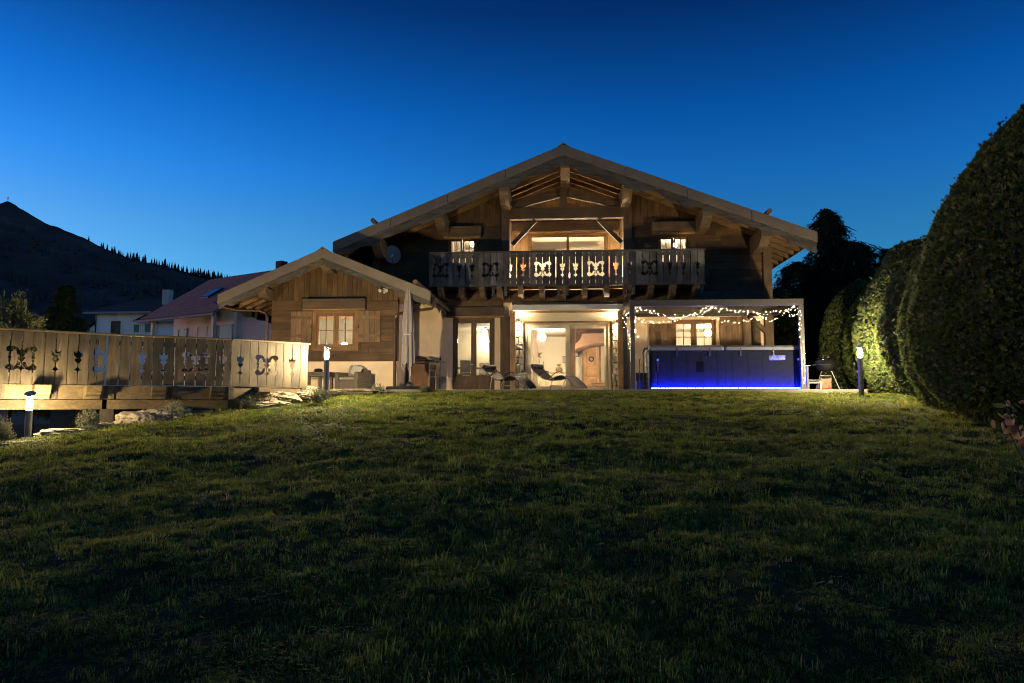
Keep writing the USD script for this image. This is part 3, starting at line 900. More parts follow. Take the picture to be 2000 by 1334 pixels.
def cut_boards(parent, u0, gaps, u1, z0, h, v0, v1, kinds, mat, pitch, rnd, name='baluster_board', slit=.012, xf=None):
    """Boards between the gaps; kinds: {gap index: 't' tulip, 's' open slit, 'c' scroll centre}."""
    edges = [u0] + list(gaps) + [u1]; motifs = []
    for i, k in kinds.items():
        x = gaps[i]
        m = {'t': lambda: motif_tulip(h), 's': lambda: sbox(-.017 * h, .22 * h, .017 * h, .90 * h), 'c': lambda: motif_scroll(h, pitch)}[k]()
        motifs.append(affinity.translate(m, x, z0))
    mu = unary_union(motifs)
    for a, b in zip(edges[:-1], edges[1:]):
        e = rnd.uniform(-.004, .004)
        p = sbox(a + slit / 2, z0 + e, b - slit / 2, z0 + h).difference(mu)
        m = ext_xz(p, v0 + rnd.uniform(-.004, .004), v1)
        if xf is not None:
            m.vertices = xf(np.asarray(m.vertices))
        part(parent, name, m, mat)


BV = -1.2
bal = part(chalet, 'balcony', cat([box(hu(840, 553, BV), hu(1375, 553, BV), BV + .06, -.16, ZB - .055, ZB - .004)]), DECKX, label='carved timber balcony across the upper storey')
ZBT = hz(1100, 490, BV); BH = ZBT - ZB
SEQ_M = [996.2, 1009, 1021.8, 1034.5, 1047.3, 1060, 1072.8, 1085.5, 1098.4, 1111.3, 1124.2, 1137.2, 1150.5, 1163.5, 1176.4, 1189.8, 1202.8, 1216.0]
G = [849, 860.5, 873, 885, 897, 909, 922, 934, 946, 958, 970, 983] + SEQ_M + [1229, 1242, 1255, 1269, 1283, 1295, 1308, 1322, 1335, 1349, 1362]
KIND = {860.5: 'c', 885: 's', 897: 't', 909: 's', 922: 't', 958: 'c', 996.2: 't', 1009: 's', 1021.8: 't', 1034.5: 's', 1060: 'c', 1085.5: 's', 1098.4: 't', 1111.3: 's', 1124.2: 't', 1137.2: 's', 1163.5: 'c', 1189.8: 's', 1202.8: 't', 1216.0: 's', 1229: 't', 1269: 'c', 1295: 's', 1308: 't', 1322: 's', 1335: 't', 1349: 's', 1362: 't'}
gu = [hu(x, 520, BV) for x in G]
cut_boards(bal, hu(838, 520, BV), gu, hu(1376, 520, BV), ZB - .05, BH, BV - .02, BV + .012, {i: KIND[x] for i, x in enumerate(G) if x in KIND}, GREYZ, (gu[20] - gu[19]) * 1.0, rp)
bu0, bu1 = hu(837, 490, BV), hu(1378, 490, BV)
part(bal, 'handrail', cbox(bu0, bu1, BV - .06, BV + .08, ZBT - .05, ZBT + .015, .01), GREYX)
part(bal, 'back_rail', box(bu0 + .02, bu1 - .02, BV + .014, BV + .07, ZB + .12, ZB + .22), GREYX)
part(bal, 'back_rail', box(bu0 + .02, bu1 - .02, BV + .014, BV + .07, ZBT - .20, ZBT - .10), GREYX)
part(bal, 'edge_beam', box(bu0 + .02, bu1 - .02, BV - .028, BV + .05, ZB - .09, ZB - .053), GREYX)
for s, u in ((-1, bu0 + .03), (1, bu1 - .05)):
    for k in range(5):
        v = BV + .10 + k * .2
        part(bal, 'end_board', box(u, u + .025, v, v + .188, ZB - .05, ZBT - .05), GREYZ)
for a, b in ((855, 864), (896, 905), (937, 945), (970, 980), (1011, 1022), (1053, 1064), (1095, 1105), (1137, 1148), (1180, 1191), (1223, 1235), (1267, 1277), (1311, 1321), (1357, 1367)):
    u = hu((a + b) / 2, 565, BV + .1); zt = ZB - .058
    pr = Polygon([(BV + .03, zt), (BV + .03, zt - .13), (BV + .10, zt - .20), (BV + .16, zt - .20), (BV + .22, zt - .30), (BV + .36, zt - .38), (BV + .5, zt - .40), (-.145, zt - .42), (-.145, zt)])
    part(bal, 'joist', ext_yz(pr, u - .095, u + .095), BEAMY)
for a in (963, 987, 1091, 1108, 1220, 1238, 1363, 1372, 842):
    u = hu(a, 565, BV); part(bal, 'newel', box(u - .05, u + .05, BV + .075, BV + .15, ZB - .42 if a != 842 else ZB - .1, ZBT - .052), GREYZ)
dk = [hu(840, 553, BV) + .1 + k * .22 for k in range(43)]

# satellite dish on the left part of the wall
su, sz = H(767, 497, -.55)
sat = thing('satellite_dish', 'round satellite dish mounted on the dark wall left of the balcony', 'satellite dish', W(su, -.55, sz), HRZ)
n = 24; V = [(0, .06, 0)]
dp = [(0.001, .075), (.10, .068), (.20, .045), (.27, .02), (.315, 0)]
dish = lathe([(r_, z_) for r_, z_ in dp] + [(.30, .012), (.26, .035), (.19, .06), (.1, .083), (.001, .09)], 28)
v = np.asarray(dish.vertices); rx = Rot.from_euler('x', 78, degrees=True).as_matrix() @ np.diag([1, 1.15, 1])
m_ = trimesh.Trimesh((v @ np.diag([.98, 1.2, -1])) @ Rot.from_euler('x', 76, degrees=True).as_matrix().T @ Rot.from_euler('z', 22, degrees=True).as_matrix().T, dish.faces[:, ::-1], process=False)
part(sat, 'reflector', m_, plain('dish_enamel', (.42, .38, .42), .35, noise=.04), 40)
part(sat, 'feed_arm', tube([(0, .02, -.36), (.04, -.16, -.34), (.06, -.32, -.16)], .013, 6), METAL)
part(sat, 'receiver', tube([(.06, -.36, -.13), (.05, -.27, -.08)], .035, 8), WHITE)
part(sat, 'wall_bracket', tube([(0, .10, 0), (0, .3, -.02), (0, .54, -.12)], .022, 8), METAL)

# ------------------------------------------------------------------ rooms behind the windows
def room(parent, u0, u1, v0, v1, z0, z1, name='room', wall=None, floor=None):
    w = .04
    rm = part(parent, name, cat([box(u0 - w, u0, v0, v1, z0, z1), box(u1, u1 + w, v0, v1, z0, z1), box(u0 - w, u1 + w, v1, v1 + w, z0, z1)]), wall or CREAM)
    part(rm, 'room_floor', box(u0 - w, u1 + w, v0, v1 + w, z0 - w, z0 - .001), floor or PINEX)
    part(rm, 'room_ceiling', box(u0 - w, u1 + w, v0, v1 + w, z1 + .001, z1 + w), CREAM)
    return rm


RG1 = room(chalet, hu(850, 700), hu(1000, 700), .29, 5.2, .30, 2.62)
RG2 = room(chalet, hu(1001, 700) + .06, hu(1245, 700), .46, 6.2, .0, 2.62)
RG3 = room(chalet, hu(1255, 700), hu(1480, 700), .29, 4.2, .0, 2.62)
zu = ZS + .05
RU1 = room(chalet, hu(856, 480), hu(950, 480), .25, 3.0, zu, hz(900, 455))
RU2 = room(chalet, LOGU0 + .02, LOGU1 - .02, LV + .21, LV + 4.5, zu, hz(1110, 440, LV))
RU3 = room(chalet, hu(1266, 480), hu(1366, 480), .25, 3.0, zu, hz(1310, 452))
part(RU2, 'sloping_ceiling', ext_xz(Polygon([(LOGU0 + .05, 4.2), (LOGU0 + .05, 5.1), (UR + .3, 6.2), (UR + 1.2, 6.25), (LOGU0 + .05, 6.25)]).intersection(sbox(-9, 5.0, 9, 9)), LV + 2.6, LV + 3.4), CREAM)
part(RG2, 'timber_post', hbox(1111, 640, 1124, 762, 1.6, 1.8, 1.6), PINE)
part(RG2, 'post_bracket', ext_xz(Polygon([(hu(1124, 641, 1.6), 2.2), (hu(1124, 641, 1.6), 1.92), (hu(1132, 641, 1.6), 2.05), (hu(1136, 641, 1.6), 2.22), (hu(1140, 641, 1.6), 2.45), (hu(1124, 641, 1.6), 2.5)]), 1.62, 1.78), PINE)
part(RG2, 'ceiling_beam', box(hu(1124, 641, 1.6), hu(1245, 641), 1.6, 1.8, 2.34, 2.6), PINEX)
part(RG2, 'sloping_soffit', ext_xz(Polygon([(hu(1124, 650, 4.0), 2.6), (hu(1124, 650, 4.0), 1.85), (hu(1150, 650, 4.0), 2.05), (hu(1245, 640), 2.35), (hu(1245, 640), 2.6)]), 3.4, 6.19), plain('pink_beige_wall', (.50, .30, .19), .9, noise=.05))
u0, u1, z0, z1 = HR(1140, 675, 1170, 747, 6.0)
idr = part(RG2, 'interior_door', box(u0, u1, 6.02, 6.10, 0.0, z1), PINE, label='honey pine interior door with a small wreath')
part(idr, 'door_frame', cat([box(u0 - .09, u0 - .002, 5.98, 6.16, 0, z1 + .09), box(u1 + .002, u1 + .09, 5.98, 6.16, 0, z1 + .09), box(u0, u1, 5.98, 6.16, z1 + .002, z1 + .09)]), FRAME)
for k in range(3):
    part(idr, 'raised_panel', cbox(u0 + .12, u1 - .12, 5.985, 6.018, .15 + k * .62, .65 + k * .62, .012), PINE)
tw = thing('door_wreath', 'small dark wreath hanging on the pine interior door', 'wreath', W((u0 + u1) / 2, 5.95, 1.56), HRZ)
part(tw, 'ring', torus((0, 0, 0), .10, .028, 'y', 16, 6), leaf('wreath_green', (.03, .03, .02), (.06, .05, .03)))


def pendant(u, v, z, r, label, ztop=2.6, mat=None, name='pendant_lamp'):
    t = thing(name, label, 'lamp', W(u, v, z), HRZ)
    part(t, 'globe', ball((0, 0, 0), r, 2), mat or GL_PEND, True)
    part(t, 'cord', cyl(0, 0, r * .9, max(ztop - z, r * 1.1), .008, 6), DARKM)
    part(t, 'cap', cyl(0, 0, r * .92, r * .92 + .05, .04, 10), METAL)
    return t


a = H(951, 652, 2.6); pendant(a[0], 2.6, a[1], .13, 'glowing pendant lamp over the dining table behind the french door', mat=GL_DINE)
a = H(952, 663, 4.6)
t = thing('wall_lantern', 'small square lantern glowing on the dining room wall', 'lantern', W(a[0], 4.9, a[1]), HRZ)
part(t, 'glass', box(-.07, .07, -.07, .07, -.1, .1), GL_DINE); part(t, 'cage', cat(frame(-.1, .1, -.14, .14, .03, .08, .11)), DARKM)
a = H(1058, 649, 2.9); pendant(a[0], 2.9, min(a[1], 2.3), .16, 'large glowing globe lamp in the living room by the curtain')
a = H(1185, 640, 2.0); pendant(a[0] + .9, 3.4, 2.2, .12, 'globe lamp at the back right of the living room')
a = H(1355, 640, 2.0); pendant(a[0] + .55, 2.0, 2.35, .13, 'globe lamp in the room behind the window under the pergola')
a = H(923, 477, 1.0); pendant(a[0], 1.0, a[1], .09, 'bright bulb close behind the left upstairs window', a[1] + .3)
a = H(1318, 476, 1.2); pendant(a[0], 1.2, a[1] - .05, .09, 'bright bulb behind the right upstairs window', a[1] + .3)
pendant(UR + .2, LV + 1.6, 4.9, .18, 'globe lamp in the upstairs room behind the balcony door', 6.0)

# dining set behind the french door
a = H(900, 715, 3.0)
dt = thing('dining_table', 'pine dining table behind the french door', 'table', W(hu(928, 715, 3.2), 3.2, .30), HRZ)
part(dt, 'table_top', cbox(-1.0, 1.0, -.45, .45, .71, .76, .008), PINEX)
for x in (-.9, .9):
    for y in (-.37, .37):
        part(dt, 'leg', box(x - .045, x + .045, y - .045, y + .045, 0, .709), PINE)


def chair(u, v, rz, label, back=1.02):
    t = thing('dining_chair', label, 'chair', W(u, v, .30), HRZ + rz, 'chairs round the dining table')
    part(t, 'seat', cbox(-.22, .22, -.22, .22, .42, .49, .015), CUSH)
    part(t, 'backrest', cbox(-.22, .22, -.25, -.19, .495, back, .015), CUSH)
    for x in (-.19, .19):
        for y in (-.19, .19):
            part(t, 'leg', box(x - .022, x + .022, y - .022, y + .022, 0, .419), FRAME)


chair(hu(911, 720, 2.4), 2.35, 0, 'tall upholstered dining chair seen from behind in the left pane')
chair(hu(893, 720, 3.2), 3.2, -90, 'dining chair at the left end of the dining table')
chair(hu(945, 720, 4.0), 4.0, 180, 'dining chair on the far side of the dining table')


def curtain(u0, u1, v, z0, z1, label, taper=.35, n=26):
    t = thing('curtain', label, 'curtain', W(0, 0, 0), HRZ)
    V, F = [], []; rows = 14
    for j in range(rows):
        q = j / (rows - 1); k = 1 - taper * math.sin(q * math.pi) ** .8
        for i in range(n):
            x = i / (n - 1)
            V.append((u1 - (u1 - u0) * x * k if taper > 0 else u0 + (u1 - u0) * x * (2 - k - 0), v + .045 * math.sin(x * 34 + q), z0 + (z1 - z0) * q))
    for j in range(rows - 1):
        for i in range(n - 1):
            a_ = j * n + i; F += [[a_, a_ + 1, a_ + n + 1], [a_, a_ + n + 1, a_ + n]]
    part(t, 'cloth', trimesh.Trimesh(np.array(V), np.array(F), process=False), DRAPE, True)
    part(t, 'rod', tube([(u0 - .1, v, z1 + .02), (u1 + .1, v, z1 + .02)], .014, 8), DARKM)


curtain(hu(950, 690, .55), hu(966, 690, .55), .5, .32, 2.45, 'gathered grey curtain inside the right leaf of the french door')
curtain(hu(1036, 700, .75), hu(1050, 700, .75), .75, .05, 2.4, 'gathered curtain at the left edge of the sliding door', .3)

curtain(hu(876, 480, .4), hu(886, 480, .4), .42, zu + .2, hz(900, 466), 'thin curtain at the left edge of the left upstairs window', .2, 14)
curtain(hu(1333, 480, .4), hu(1343, 480, .4), .42, zu + .2, hz(1310, 464), 'thin curtain at the right edge of the right upstairs window', .2, 14)
# sideboard and what stands on it
sv = 4.6
u0, u1 = hu(1040, 735, sv), hu(1108, 735, sv); sh = hz(1080, 727, sv)
sbd = thing('sideboard', 'low pale sideboard against the living room wall', 'sideboard', W((u0 + u1) / 2, sv + .25, 0), HRZ)
L = (u1 - u0) / 2
part(sbd, 'body', cbox(-L, L, -.22, .22, .08, sh - .04, .006), PALEF); part(sbd, 'top', cbox(-L - .03, L + .03, -.25, .24, sh - .039, sh, .006), PINEX)
for k in range(3):
    part(sbd, 'drawer', cbox(-L + .04 + k * 2 * L / 3, -L - .04 + (k + 1) * 2 * L / 3, -.24, -.222, .16, sh - .10, .006), PALEF)
u, z = H(1092, 715, sv + .2)
vs = thing('vase', 'round bellied brown vase on the sideboard', 'vase', W(u, sv + .22, sh), HRZ)
part(vs, 'body', lathe([(.0, 0), (.11, 0), (.16, .08), (.15, .17), (.07, .24), (.06, .28), (.11, .36), (.095, .36), (.05, .28)], 18), plain('brown_clay', (.22, .13, .07), .5), 40)
for px, hh in ((1046, .66), (1053, .60), (1061, .5)):
    u = hu(px, 715, sv + .2)
    c_ = thing('candlestick', f'thin dark candle in a holder, {"tallest" if hh > .63 else "middle" if hh > .55 else "shortest"} of three on the sideboard', 'candlestick', W(u, sv + .2, sh), HRZ, None)
    part(c_, 'base', lathe([(0, 0), (.05, 0), (.045, .015), (.012, .04), (.012, hh * .5), (.022, hh * .5 + .02), (0, hh * .5 + .02)], 10), DARKM)
    part(c_, 'candle', cyl(0, 0, hh * .5 + .02, hh, .013, 8), RUBBER)
u, z = H(1050, 693, 2.2)
st = thing('paper_star', 'five pointed straw coloured star hanging by the curtain', 'ornament', W(u, 2.2, z), HRZ)
pt = []
for k in range(10):
    rr = .23 if k % 2 == 0 else .095; an = math.pi / 2 + k * math.pi / 5 + .15; pt.append((rr * math.cos(an), rr * math.sin(an)))
sv_ = [(x, 0.0, y) for x, y in pt] + [(0, -.06, 0), (0, .06, 0)]
sf = []
for k in range(10):
    sf += [[k, (k + 1) % 10, 10], [(k + 1) % 10, k, 11]]
part(st, 'star', trimesh.Trimesh(np.array(sv_), np.array(sf)[:, ::-1], process=False), plain('straw', (.42, .25, .12), .8))
part(st, 'cord', cyl(0, 0, .2, 2.6 - z, .004, 5), DARKM)
u, z = H(1168, 735, 5.0)
cb = thing('wooden_chest', 'small reddish chest beside the interior door', 'chest', W(u, 5.2, 0), HRZ)
part(cb, 'body', cbox(-.28, .28, -.2, .2, 0, .42, .01), FRAME); part(cb, 'lid', cbox(-.3, .3, -.22, .22, .422, .47, .01), FRAME)
for i_, (px, py) in enumerate(((1126, 690), (1103, 699))):
    u, z = H(px, py, 6.0 if i_ == 0 else 4.9)
    fr_ = thing('framed_picture', ('narrow framed picture on the wall left of the interior door', 'small dark framed picture above the vase')[i_], 'picture', W(u, 6.15 if i_ == 0 else 6.15, z), HRZ)
    part(fr_, 'frame', cat(frame(-.09, .09, -.16, .16, .02, -.03, 0)), DARKM); part(fr_, 'print', box(-.07, .07, -.02, -.005, -.14, .14), CUSH)

# lamps on the outside walls
def wall_lamp(u, v, z, face, label, nm='wall_lamp'):
    t = thing(nm, label, 'lamp', W(u, v, z), HRZ, None)
    part(t, 'barrel', lathe([(.038, -.10), (.05, -.10), (.05, .10), (.038, .10), (.038, .085), (.0, .085)], 16), METAL)
    part(t, 'upper_glass', cyl(0, 0, .088, .104, .042, 14), GL_WALL)
    part(t, 'lower_glass', cyl(0, 0, -.104, -.088, .042, 14), GL_WALL)
    dx, dy = face
    part(t, 'mount', bar((0, 0, 0), (dx * .09, dy * .09, 0), .04, .06), METAL)


u, z = H(1013, 625, .0); wall_lamp(u, -.06, z, (-1, 0), 'up and down wall lamp on the left side of the sliding door')
u, z = H(1204, 628, .0); wall_lamp(u, -.06, z, (1, 0), 'up and down wall lamp on the right side of the sliding door')
wall_lamp(LOGU0 + .1, LV - .8, ZB + .75, (-1, 0), 'wall lamp on the left side wall of the balcony recess')
wall_lamp(LOGU1 - .1, LV - .8, ZB + .75, (1, 0), 'wall lamp on the right side wall of the balcony recess')

# ------------------------------------------------------------------ the wooden annex on the left
annex = thing('wooden_annex', 'small single storey timber annex with gabled roof left of the chalet', 'annex', (0, 27.0, 0), HRZ)
AV, AR = -2.6, -3.6
AUR, AZR = hu(631, 487, AR), hz(631, 487, AR)
AUL, AZL = hu(427, 577, AR), hz(427, 577, AR)
AUE, AZE = hu(840, 570, AR), hz(840, 570, AR)
AW0, AW1 = hu(528, 700, AV), hu(776, 700, AV)


def TA(u):
    return AZR - (AUR - u) * (AZR - AZL) / (AUR - AUL) if u < AUR else AZR - (u - AUR) * (AZR - AZE) / (AUE - AUR)


def aprism(side, top, bot, v0, v1, extra=0.0):
    ue, ze = (AUL, AZL) if side < 0 else (AUE, AZE)
    k = (ue + side * extra - AUR) / (ue - AUR)
    u2, z2 = AUR + (ue - AUR) * k, AZR + (ze - AZR) * k
    return ext_xz(Polygon([(AUR, AZR + top), (u2, z2 + top), (u2, z2 + bot), (AUR, AZR + bot)]), v0, v1)


for s in (-1, 1):
    ab = -.02 if s > 0 else 7.0
    roof = part(annex, 'roof', aprism(s, 0, -.10, AR, ab), TILE)
    part(roof, 'soffit', aprism(s, -.105, -.135, AR + .03, ab - .05, -.02), SOFF)
    for k in range(6 if s > 0 else 12):
        v = AR + .22 + k * .6
        part(roof, 'rafter', aprism(s, -.138, -.27, v, v + .09, -.05), RAFT)
    part(roof, 'fascia_board', aprism(s, .03, -.30, AR - .045, AR - .002, .02), FASC)
    ue, ze = (AUL, AZL) if s < 0 else (AUE, AZE)
    part(roof, 'bargeboard', live_edge(AUR, AZR, ue, ze, -.28, .20, AR + .005, AR + .08, 14 + s, 80), GREYX, 40)
    # the live-edged eave board under the gutter, along the depth
    m = live_edge(0, 0, (ab - AR) - .1, 0, 0, .22, -.02, .02, 20 + s, 60)
    v = np.asarray(m.vertices); v = np.stack([ue + s * .02 - s * v[:, 1] * 1.0, AR + .06 + v[:, 0], ze - .16 + v[:, 2]], 1)
    f = m.faces if s < 0 else m.faces
    part(roof, 'eave_board', trimesh.Trimesh(v, f, process=False), GREYX)
    gu_ = ue + s * .13
    part(roof, 'gutter', ext_xz(Polygon([(gu_ + .075 * math.cos(a), ze - .20 + .075 * math.sin(a)) for a in np.linspace(math.pi, 2 * math.pi, 9)] + [(gu_ + .066 * math.cos(a), ze - .195 + .066 * math.sin(a)) for a in np.linspace(2 * math.pi, math.pi, 9)]), AR + .02, ab - .1), COPPER)
    lu = hu(812, 556, AR) if s > 0 else AUL + .8
    part(roof, 'snow_guard_log', tube([(lu, AR - .12 if s > 0 else AR + .5, TA(lu) + .12), (lu, ab - .1, TA(lu) + .12)], .085, 12), BEAMY)
part(annex, 'ridge_cap', ext_xz(Polygon([(AUR - .18, TA(AUR - .18) + .035), (AUR, AZR + .09), (AUR + .18, TA(AUR + .18) + .035), (AUR + .18, TA(AUR + .18) + .005), (AUR, AZR + .05), (AUR - .18, TA(AUR - .18) + .005)]), AR - .07, 6.8), FASC)
for u, w in ((AUR, .16), (hu(512, 577, AR + .2), .15), (hu(787, 575, AR + .2), .15)):
    zt = min(TA(u - .15), TA(u + .15)) - .272
    pr = [(AR + .14, zt), (AR + .14, zt - .16), (AR + .22, zt - .22), (AR + .40, zt - .30), (AR + .7, zt - .33), (AV + .3, zt - .33), (AV + .3, zt)]
    part(annex, 'purlin', ext_yz(Polygon(pr), u - w, u + w), BEAMY)

ZPL = hz(650, 706, AV); AZV = hz(650, 587, AV)
AWP = Polygon([(AW0, ZPL), (AW0, TA(AW0) - .15), (AUR, AZR - .15), (AW1, TA(AW1) - .15), (AW1, ZPL)])
AWIN = HR(614, 609, 697, 681, AV)
ahole = sbox(AWIN[0], AWIN[2], AWIN[1], AWIN[3])
afw = part(annex, 'front_wall', ext_xz(AWP.difference(ahole), AV + .03, AV + .2), WOODX)
acut = AWP.difference(ahole)
planks(afw, acut.intersection(sbox(-20, ZPL, 20, AZV)), AV - .01, AV + .03, ZPL, AZV, .23, rp, WOODX, seglen=(1.8, 3.6))
boards(afw, acut.intersection(sbox(-20, AZV, 20, 20)), AV - .012, AV + .03, .19, rp, WOODZ)
part(annex, 'plinth', box(AW0, AW1, AV - .02, AV + .2, -1.6, ZPL - .002), PLAST)
part(annex, 'side_wall', box(AW1 - .2, AW1, AV + .2, -.02, -.3, TA(AW1) - .16), PLAST)
part(annex, 'side_wall', box(AW0, AW0 + .2, AV + .2, 6.5, -1.6, TA(AW0) - .16), WOODX)
part(annex, 'back_wall', box(AW0 + .2, AUL + 1.2 if False else UCL, 6.3, 6.5, -1.6, TA(AW0) - .16), WOODX)
casement_window(annex, AWIN, AV, .07, rows=2, sash=.085)
for q in ((568, 608, 609, 668), (700, 607, 743, 668)):
    u0, u1, z0, z1 = HR(*q, AV - .05)
    sh = holder(annex, 'shutter'); n = 4
    for k in range(n):
        a, b = u0 + (u1 - u0) * k / n, u0 + (u1 - u0) * (k + 1) / n
        part(sh, 'board', box(a + .004, b - .004, AV - .06, AV - .022, z0, z1), SHUT)
    for zz in (z1 - .28, z0 + .16):
        part(sh, 'batten', box(u0 + .03, u1 - .03, AV - .08, AV - .061, zz, zz + .11), SHUT)
    part(sh, 'latch', box((u1 if q[0] < 650 else u0 + .03) - .03, (u1 if q[0] < 650 else u0 + .03), AV - .10, AV - .082, (z0 + z1) / 2 - .06, (z0 + z1) / 2 + .06), DARKM)
u0, u1, z0, z1 = HR(590, 583, 713, 603, AV - .25)
sb = part(annex, 'shutter_box', cbox(u0, u1, AV - .26, AV - .013, z0, z1, .012), BEAMX)
part(sb, 'lower_lip', box(u0 + .02, u1 - .02, AV - .24, AV - .02, z0 - .03, z0 - .001), PINEX)
# downpipes
u, z = AUL - .1, AZL - .24
pu = hu(522, 640, AV - .08)
part(annex, 'downpipe', tube([(u, AR + .2, z), (u + .1, AR + .25, z - .12), (u + .5, AR + .5, z - .2), (pu - .25, AV - .15, hz(520, 608, AV)), (pu - .06, AV - .1, hz(520, 611, AV) - .03), (pu, AV - .1, hz(522, 618, AV) - .06), (pu, AV - .1, -1.5)], .05, 10), COPPER)
pu = hu(771, 680, AV - .1)
eu, ez = AUE + .1, AZE - .24
part(annex, 'downpipe', tube([(eu, AR + .25, ez + .05), (eu + .02, AR + .25, ez - .15), (eu - .08, AR + .28, ez - .28), (pu + .35, AV - .3, hz(790, 611, AV - .2)), (pu + .08, AV - .12, hz(775, 614, AV - .1)), (pu, AV - .1, hz(771, 625, AV - .1)), (pu, AV - .1, .0)], .05, 10), COPPER)
RA = room(annex, AW0 + .25, AW1 - .25, AV + .21, 1.6, -.05, hz(650, 600, AV) + .1)
for k, (a_, b_) in enumerate(((-.3, .28), (.1, .2))):
    part(RA, 'ceiling_beam', box(AW0 + .3, AW1 - .3, AV + 1.2 + k * 1.2, AV + 1.36 + k * 1.2, hz(650, 600, AV) - .12, hz(650, 600, AV) + .098), PINEX)
a = H(671, 690, AV + 1.2); pendant(a[0], AV + 1.3, a[1] + .28, .12, 'bright hanging lamp inside the annex behind the right sash', 2.5)
a = H(633, 668, AV + 2.4)
t = thing('shelf_unit', 'open white shelf unit inside the annex behind the left sash', 'shelf', W(a[0] - .1, AV + 3.2, 0), HRZ)
part(t, 'side_panel', box(-.6, -.56, -.18, .18, 0, 1.5), FRAME); part(t, 'side_panel', box(.56, .6, -.18, .18, 0, 1.5), FRAME)
for k in range(4):
    part(t, 'shelf', box(-.558, .558, -.18, .18, .1 + k * .45, .13 + k * .45), PALEF)
t = thing('potted_plant', 'leafy pot plant on the shelf inside the annex', 'plant', W(a[0] - .1, AV + 3.1, 1.482), HRZ)
part(t, 'pot', lathe([(0, 0), (.07, 0), (.10, .16), (.085, .16), (.06, .03)], 14), COPPER)
r = np.random.default_rng(8); V, F = [], []
for k in range(26):
    d = Rot.from_euler('zy', [r.uniform(0, 6.28), r.uniform(.1, 1.1)]).as_matrix(); q = np.array([[0, 0, .14], [.04, .02, .3], [0, 0, .42], [-.04, .02, .3]]) * r.uniform(.6, 1.1)
    i = len(V); V += list((d @ q.T).T + np.array([0, 0, .04])); F += [[i, i + 1, i + 2], [i, i + 2, i + 3]]
part(t, 'leaf_cluster', trimesh.Trimesh(np.array(V), np.array(F), process=False), leaf('pot_leaf', (.02, .05, .015), (.05, .09, .02)))
u, z = H(751, 566, AV)
t = thing('security_light', 'white twin spotlight under the right eave of the annex', 'spotlight', W(u, AV - .03, z), HRZ)
part(t, 'base_plate', box(-.05, .05, -.03, .015, -.05, .05), WHITE)
for s in (-1, 1):
    part(t, 'lamp_head', tube([(s * .05, -.05, -.02), (s * .11, -.17, -.06)], [.045, .065], 10), WHITE)
part(t, 'sensor', ball((.02, -.06, -.10), .045, 1), WHITE)
# ------------------------------------------------------------------ raised deck with its carved railing
deck = thing('raised_deck', 'raised timber deck with carved board railing at the left', 'deck', (0, 0, 0))
DP = [np.array(p) for p in ((-12.6, 13.75), (-9.40, 16.60), (-7.06, 17.98), (-5.53, 19.42))]
# one line of rail in three straight lengths, from left to right
DPX = [-120, 212, 450, 603]


def deckpt(px, i):
    """The deck rail's plane i at pixel column px."""
    a, b = DP[i], DP[i + 1]; k = (px - 1000) / FPX / math.cos(PITCH)
    # X = k' * Y on the line; solved for the rail's mid height
    for _ in range(1):
        d = ray(px, 715); kk = d[0] / d[1]
    t = (a[0] - kk * a[1]) / (kk * (b[1] - a[1]) - (b[0] - a[0]))
    return t


DZ0, DZ1 = [], []
GAPS = [[-105, -82, -60, -38, -15, 5, 27, 48, 70, 92, 114, 136, 158, 181, 196], [238, 258, 280, 301, 321, 342, 363, 384, 404, 425], [470, 487, 503, 521, 538, 554, 570, 586]]
GK = [{2: 't', 4: 't', 7: 'c', 9: 's', 10: 't', 12: 't'}, {1: 't', 3: 't', 6: 'c', 8: 's', 9: 't'}, {0: 't', 3: 'c', 6: 't'}]
GAPS[0] = [-98, -76, -54, -32, -10, 19, 41, 64, 86, 108, 131, 152, 173, 190, 209 - 3]
GK[0] = {0: 't', 2: 't', 6: 'c', 9: 't', 11: 't'}
GK[0] = {1: 't', 3: 't', 6: 'c', 9: 't', 11: 't', 14: 'c'}
GAPS[1] = [232, 254, 277, 297, 319, 340, 361, 382, 402, 421, 435]
GK[1] = {2: 't', 4: 't', 7: 'c', 10: 't'}
GAPS[2] = [469, 487, 503, 520.5, 537.5, 553, 570, 586]
GK[2] = {0: 't', 3: 'c', 6: 't'}
ZT = [P(0, 644, 15.35)[2], P(212, 649, 16.65)[2], P(450, 661, 17.98)[2], P(603, 671, 19.42)[2]]
ZBm = [P(0, 749, 15.35)[2], P(212, 751, 16.65)[2], P(450, 754, 17.98)[2], P(603, 758, 19.42)[2]]
rail_top, rail_bot = float(np.mean(ZT)), float(np.mean(ZBm))
